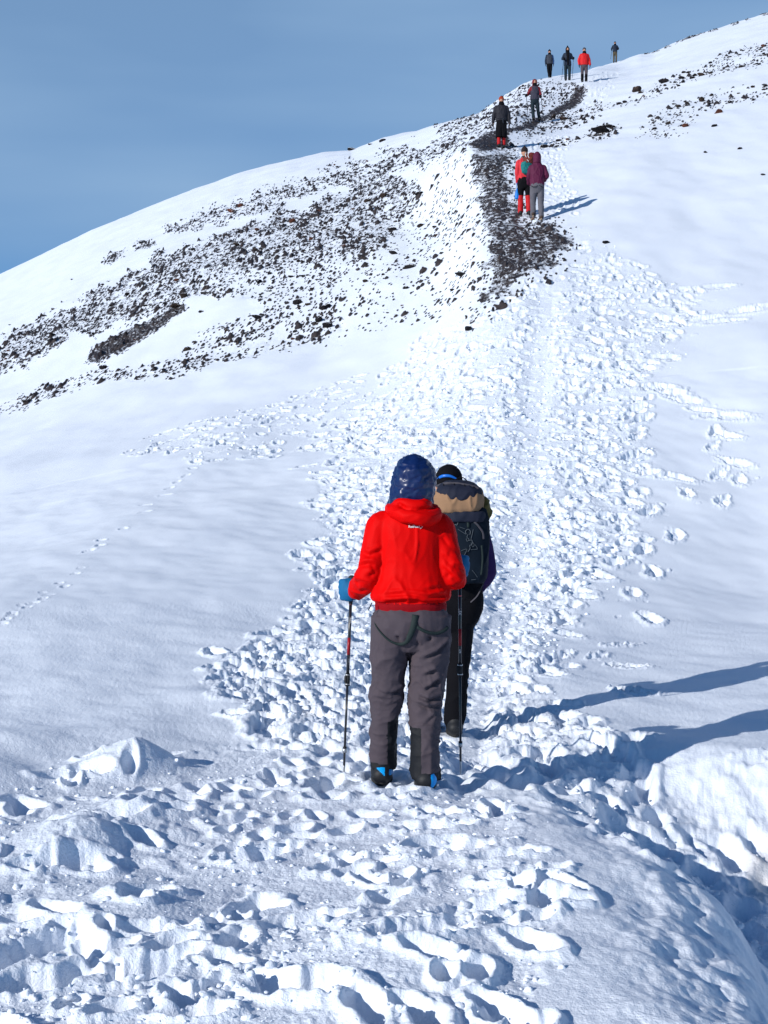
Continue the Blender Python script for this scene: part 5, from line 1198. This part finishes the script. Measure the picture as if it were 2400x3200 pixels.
def cord(pts, r_=.0016, m_='cord', nm='cord'):
    g = Geo(); g.tube([tuple(on_back(pb, *q3(X, Y), .006)) for X, Y in pts], r_, n=6, sub=4); link(nm, g.mesh(nm), C_[m_], bp_root)
cord([(355, 880), (385, 870), (400, 915), (385, 955), (360, 945)], .0025, 'cord', 'metal_hook'); cord([(400, 1015), (470, 1060), (512, 1085)]); cord([(430, 985), (500, 1010)])
cord([(520, 1085), (510, 1045), (545, 1015), (580, 1045), (572, 1090)], .0022); cord([(545, 1090), (530, 1130), (560, 1160), (530, 1190), (520, 1150)]); cord([(560, 1180), (600, 1170), (605, 1230), (570, 1250), (575, 1290), (545, 1340)], .002); cord([(600, 1180), (635, 1240), (610, 1270), (590, 1210)])
cord([(450, 1325), (530, 1305), (480, 1410)]); cord([(590, 1310), (680, 1300), (650, 1240)]); cord([(620, 1020), (605, 1090), (590, 1150)]); cord([(630, 920), (680, 950), (715, 975)]); cord([(610, 1610), (650, 1660), (685, 1710)]); cord([(600, 1750), (660, 1745)])
cord([(345, 760), (360, 745), (375, 770), (395, 750), (410, 775), (430, 755), (450, 790), (490, 770)], .0012, 'greyweb', 'stitched_script')
def pstrap(pts, w, m_='greyweb', nm='compression_strap'): link(nm, ribbon([on_back(pb, *q3(X, Y), .004) for X, Y in pts], w, .003).mesh(nm), C_[m_], bp_root)
pstrap([(610, 720), (635, 800), (640, 900), (690, 960), (760, 1060), (775, 1160)], .013); pstrap([(745, 1250), (760, 1400), (755, 1550), (740, 1680)], .012, 'webbing'); pstrap([(500, 880), (540, 880), (550, 990)], .016, 'webbing')
g = Geo(); a = [q3(X, Y) for X, Y in ((775, 1690), (800, 1760), (770, 1860), (700, 2000), (610, 2090))]; g.tube([(x, -.24 + .01 * i, z) for i, (x, z) in enumerate(a)], [(.006, .002)] * 5, n=6); link('loose_strap', g.mesh('loose'), C_['greyweb'], bp_root)
g = Geo()
for s_ in (-1, 1): g.tube([(.02 + s_ * .09, -.13, 1.42), (.02 + s_ * .10, -.03, 1.455), (.02 + s_ * .10, .10, 1.41), (.02 + s_ * .10, .13, 1.25), (.02 + s_ * .12, .06, 1.12), (.03 + s_ * .13, -.12, 1.05)], [(.026, .008)] * 6, n=8)
link('shoulder_straps', g.mesh('straps'), C_['black'], bp_root)
# blue goggles strap tucked on the beanie
g = Geo(); a = q3(245, 215); g.tube([(a[0] - .045, -.005, a[1] - .020), (a[0] - .015, -.05, a[1] - .006), (a[0] + .03, -.062, a[1] - .006), (a[0] + .07, -.055, a[1] - .022)], [(.003, .008), (.004, .010), (.004, .009), (.003, .006)], n=10)
link('goggles_band', g.mesh('goggles'), C_['gogblue'], p2['root'])
g = Geo(); g.tube([(-.10, .06, 1.665), (-.045, -.025, 1.665), (.01, .03, 1.668), (.02, .1, 1.668)], [(.004, .012)] * 4, n=8)
link('goggles_strap', g.mesh('gs'), C_['black'], p2['root'])

# ------------------------------------------------------------------ hikers farther up
def scale_for(k, px, std=1.74): return px / FPX * PPOS[k][1] / std
def sit(k, px, std=1.74):
    s = scale_for(k, px, std); print('fig', k, 'scale', round(s, 2)); return Vector(PPOS[k]), s
pos, s = sit('maroon', 148)
mar = figure('person in a maroon hooded jacket and stone grey trousers, nearer of the pair on gravel', pos, s, 1, dict(jm='maroon', tm='greytr2', hat=('hood', 'maroon'), boot='brownboot', solem='palesole', glove='black', hand=['fist', 'fist'],
    torso=[(.82 + .04, .0, 0, .19, .14), (.93, 0, 0, .185, .14), (1.05, 0, 0, .178, .135), (1.2, 0, 0, .185, .135), (1.32, 0, 0, .182, .128), (1.385, 0, 0, .155, .11), (1.43, 0, 0, .115, .10), (1.47, 0, .01, .09, .09), (1.50, 0, .01, .07, .07)],
    sh=[(-.15, 0, 1.34), (.17, 0, 1.345)], el=[(-.21, 0, 1.10), (.245, -.02, 1.13)], wr=[(-.19, .17, .97), (.215, .10, 1.05)], hc=[(-.19, .22, .99), (.205, .16, 1.07)], back=[(0, -1, 0), (0, -1, 0)], lift=(.07, 0), footz=(.02, 0), legk=1.03), voxel=.013)
g = Geo(); g.tube([(-.17, -.135, .85), (-.12, -.155, .82), (-.05, -.16, .82), (.0, -.15, .85)], .007, n=6); g.tube([(.04, -.15, .86), (.10, -.155, .82), (.16, -.12, .80)], .007, n=6); link('hanging_strap', g.mesh('hs'), C_['black'], mar['trousers'])
M = Vector(pos)
pole(M + Vector((.205, .16, 1.13)) * s, at(1172.5, 475, M.y + .25), 'dark trekking pole right of the hiker in the maroon hooded jacket')
pos, s = sit('pink', 148)
pk = figure('person in a coral pink jacket and red gaiters, farther of the pair on gravel', pos, s, 1, dict(jm='pink', tm='black', gaiter=(.50, 'reddk'), hat=('beanie', 'brownhat'), pompom=True, glove='black', hand=['fist', 'fist'],
    torso=[(.88, -.01, 0, .17, .13), (.95, -.01, 0, .17, .13), (1.05, 0, 0, .155, .12), (1.2, 0, 0, .165, .125), (1.32, 0, 0, .17, .12), (1.385, 0, 0, .15, .10), (1.43, 0, 0, .11, .09), (1.47, 0, .01, .08, .08), (1.50, 0, .01, .07, .07)],
    sh=[(-.145, 0, 1.35), (.145, 0, 1.36)], el=[(-.185, -.02, 1.08), (.2, -.02, 1.10)], wr=[(-.165, .09, .86), (.16, .15, .95)], hc=[(-.15, .12, .84), (.16, .2, .96)], back=[(0, -.3, 1), (0, -1, 0)], footz=(0, 0)), voxel=.013)
K = Vector(pos)
g = Geo(); g.loft([(1.00, .04, -.2, .07, .06), (1.05, .02, -.21, .11, .09), (1.2, .02, -.22, .13, .10), (1.26, .03, -.22, .135, .11), (1.3, .04, -.22, .12, .10)], power=2.8)
bk = bpy.data.objects.new('backpack', None); scene.collection.objects.link(bk); bk.location = K; bk.scale = (s, s, s); tag(bk, 'teal and rust backpack on the hiker in the coral pink jacket', 'backpack')
m_ = remesh(g, .012, 2, 'pack_body'); displace(m_, lambda c, n: .012 * (folds(c, 9, 81) - .3)); link('pack_body', m_, C_['teal'], bk)
g = Geo(); g.loft([(1.26, .07, -.22, .12, .11), (1.34, .08, -.22, .13, .12), (1.45, .10, -.2, .12, .11), (1.50, .14, -.19, .11, .09)], power=2.6); m_ = remesh(g, .012, 2, 'pack_top'); displace(m_, lambda c, n: .016 * (folds(c, 9, 83) - .3)); link('pack_top', m_, C_['brownpack'], bk)
g = Geo(); g.ell((.16, -.20, 1.47), (.10, .09, .075)); m_ = g.mesh('rain_cover'); displace(m_, lambda c, n: .012 * (folds(c, 9, 85) - .3)); link('rain_cover', m_, C_['redsleeve'], bk)
g = Geo()
for zz, xx in ((1.46, .03), (1.44, .10)): g.tube([(xx - .03, -.315, zz + .05), (xx - .045, -.325, zz), (xx - .02, -.33, zz - .06)], .007, n=6)
g.tube([(.03, -.345, 1.33), (.07, -.345, 1.29)], .006, n=6); link('pale_straps', g.mesh('ps'), C_['white'], bk)
g = Geo(); g.ell((.035, -.22, 1.10), (.10, .09, .07)); m_ = g.mesh('base_pocket'); link('base_pocket', m_, C_['greyj'], bk)
g = Geo(); g.loft([(1.37, -.02, .0, .115, .105), (1.43, -.01, .01, .10, .095), (1.50, .0, .01, .08, .08)], power=2); m_ = remesh(g, .012, 1, 'scarf'); displace(m_, lambda c, n: .01 * (folds(c, 12, 87) - .3)); link('green_scarf', m_, C_['darkgreen'], pk['root'])
bg_ = bpy.data.objects.new('bottle_bag', None); scene.collection.objects.link(bg_); bg_.location = K + Vector((-.185, .02, .42)) * s; bg_.scale = (s, s, s); tag(bg_, 'narrow bright blue bag hanging at the left hip of the coral jacket hiker', 'bag')
g = Geo(); g.loft([(.0, 0, 0, .045, .04), (.02, 0, 0, .058, .05), (.14, 0, 0, .052, .045), (.22, 0, 0, .032, .03), (.26, 0, 0, .018, .018)], power=2.2); m_ = g.mesh('bag'); displace(m_, lambda c, n: .005 * folds(c, 20, 89)); link('pouch', m_, C_['bluebag'], bg_)
g = Geo(); g.tube([(0, 0, .25), (-.01, .01, .34), (.0, .03, .42)], .008, n=6); link('cord', g.mesh('cord'), C_['bluebag'], bg_)
pole(K + Vector((.16, .2, 1.02)) * s, at(1143, 474, K.y + .1), 'pink and white trekking pole with teal basket beside the coral jacket hiker', mat='whitepole', basket='tealgear')
# dark hiker in long shorts and red socks, coming down
pos, s = sit('shorts', 112)
sk = figure('person walking down in a dark jacket, orange hat, black shorts and red socks', pos, s, -1, dict(jm='darkgrey', tm='reddk', hat=('beanie', 'orange'), legk=.82, collar=1.50, armk=1.08,
    hip=[(-.085, 0), (.085, 0)], knee=[(-.09, -.04), (.085, .03)], ank=[(-.095, -.10), (.085, .02)], scarf='black',
    torso=[(.90, 0, 0, .185, .145), (.95, 0, 0, .185, .145), (1.05, 0, 0, .18, .135), (1.2, 0, 0, .195, .14), (1.32, 0, 0, .195, .13), (1.385, 0, 0, .17, .11), (1.43, 0, 0, .12, .095), (1.47, 0, .01, .095, .09), (1.50, 0, .01, .08, .08)],
    sh=[(-.165, 0, 1.36), (.165, 0, 1.36)], el=[(-.255, .02, 1.08), (.25, .02, 1.08)], wr=[(-.285, -.05, .84), (.265, -.04, .84)]), voxel=.015)
g = Geo(); g.loft([(.34, -.005, -.03, .17, .13), (.36, -.005, -.03, .185, .145), (.55, 0, -.02, .19, .15), (.75, 0, 0, .18, .145), (.93, 0, 0, .165, .13)], power=2.6); m_ = remesh(g, .014, 2, 'shorts'); displace(m_, lambda c, n: .012 * (folds(c, 8, 91, (1, 1, .4)) - .3) - .05 * np.exp(-((c[:, 0]) / .02) ** 2) * np.clip((.8 - c[:, 2]) * 2.5, 0, 1)); link('long_shorts', m_, C_['black'], sk['root'])
g = Geo(); g.tube([(-.16, -.13, .97), (-.05, -.15, .955), (.08, -.15, .96), (.17, -.12, .97)], [(.012, .006)] * 4, n=8); g.tube([(.05, -.15, .96), (.04, -.155, .88), (.05, -.155, .80)], [(.012, .006)] * 3, n=8); link('hip_belt', g.mesh('belt'), C_['greyj'], sk['root'])
# red hood, grey chest, two poles
pos, s = sit('scarlet_hood', 91)
sh_ = figure('person walking down in a red hood, red sleeves and grey chest, holding two poles', pos, s, -1, dict(jm='cordura', sleeve='redsleeve', sleeve_x=.13, tm='tealpant', hat=('hood', 'redsleeve'), scarf='black', legk=.98, hand=['fist', 'fist'], hip=[(-.085, 0), (.085, 0)], knee=[(-.09, -.10), (.13, .0)], ank=[(-.07, -.16), (.20, .10)], footz=(0, .04),
    sh=[(-.155, 0, 1.35), (.155, 0, 1.35)], el=[(-.25, .0, 1.12), (.235, 0, 1.08)], wr=[(-.33, -.16, 1.0), (.21, -.13, .96)], hc=[(-.37, -.20, .99), (.22, -.17, .95)], back=[(0, 1, 0), (0, 1, 0)]), voxel=.016)
Q = Vector(pos); pole(Q + Vector((-.37, -.20, 1.03)) * s, at(1142, 268, Q.y - .25), 'trekking pole on the left of the hiker with red hood and grey chest', rt=.012, rb=.010)
pole(Q + Vector((.24, -.17, 1.0)) * s, at(1174, 260, Q.y - .1), 'trekking pole on the right of the hiker with red hood and grey chest', rt=.012, rb=.010)
pos, s = sit('slate', 62)
figure('person farthest left of the three on the crest, slate grey and blue jacket', pos, s, -1, dict(jm='greyj', sleeve=('bluenavy', 'bluesleeve'), tm='black', hat=('beanie', 'black'), pompom=True, collar=1.49, scarf='black', ank=[(-.03, -.10), (.06, .06)], knee=[(-.08, -.06), (.08, 0)]), voxel=.018)
pos, s = sit('point', 76, 1.80)
figure('person on the crest in a dark pointed hood and navy jacket, middle of three', pos, s, -1, dict(jm='bluenavy', tm='tealpant', hat=('point', 'black'), scarf='black', collar=1.47, hand=['fist', 'fist'], torso=[(.76, 0, 0, .20, .15)] + DEF_T, sh=[(-.155, 0, 1.35), (.155, 0, 1.35)], el=[(-.26, .02, 1.12), (.25, .02, 1.14)], wr=[(-.21, -.18, 1.05), (.27, -.10, 1.12)], hc=[(-.2, -.22, 1.04), (.28, -.14, 1.10)], back=[(0, 1, 0), (0, 1, 0)]), voxel=.018)
Q = Vector(pos)
g = Geo(); g.loft([(.76, .0, -.10, .05, .075), (1.0, 0, -.10, .06, .065), (1.3, 0, -.10, .075, .05), (1.42, 0, -.07, .07, .05)], power=2.4); 
prt = [o_ for o_ in bpy.data.objects if o_.get('label', '').startswith('person on the crest in a dark pointed')][0]; link('open_front', remesh(g, .016, 1, 'front'), C_['black'], prt)
pole(Q + Vector((-.22, -.22, 1.08)) * s, at(1213, 175, Q.y - .3), 'trekking pole left of the hiker in the dark pointed hood', rt=.012, rb=.010)
pole(Q + Vector((.29, -.14, 1.16)) * s, at(1236, 171, Q.y + .1), 'trekking pole right of the hiker in the dark pointed hood', rt=.012, rb=.010)
pos, s = sit('redfar', 76)
figure('person on the crest in a scarlet jacket and grey trousers, grey hat', pos, s, -1, dict(jm='redfar', tm='greytr', hat=('beanie', 'greyhat'), collar=1.46, scarf='black', armk=1.12, torso=[(.84, 0, 0, .20, .15), (.95, 0, 0, .20, .15), (1.1, 0, 0, .20, .15), (1.3, 0, 0, .195, .14), (1.385, 0, 0, .165, .11), (1.43, 0, 0, .115, .09), (1.47, 0, .01, .08, .078)], gaiter=(.38, 'black'), sh=[(-.16, 0, 1.34), (.16, 0, 1.34)], el=[(-.26, .02, 1.10), (.25, .02, 1.10)], wr=[(-.26, -.05, .88), (.28, -.04, .86)], head=(0, -.03, 1.58)), voxel=.018)
pos, s = sit('top', 46, 1.74)
figure('person alone on the upper right skyline, navy jacket and khaki trousers', pos, s, -1, dict(jm='bluenavy', tm='khaki', hat=('beanie', 'black'), collar=1.48, scarf='black', hand=['fist', 'fist'], el=[(-.28, .02, 1.14), (.28, .03, 1.16)], wr=[(-.27, -.12, 1.0), (.2, -.18, 1.02)], hc=[(-.28, -.16, .98), (.18, -.22, 1.02)], back=[(0, 1, 0), (0, 1, 0)]), voxel=.02)
Q = Vector(pos); pole(Q + Vector((-.28, -.16, 1.0)) * s, Q + Vector((-.42, -.5, .06)), 'trekking pole of the lone hiker on the upper right skyline', rt=.013, rb=.011)
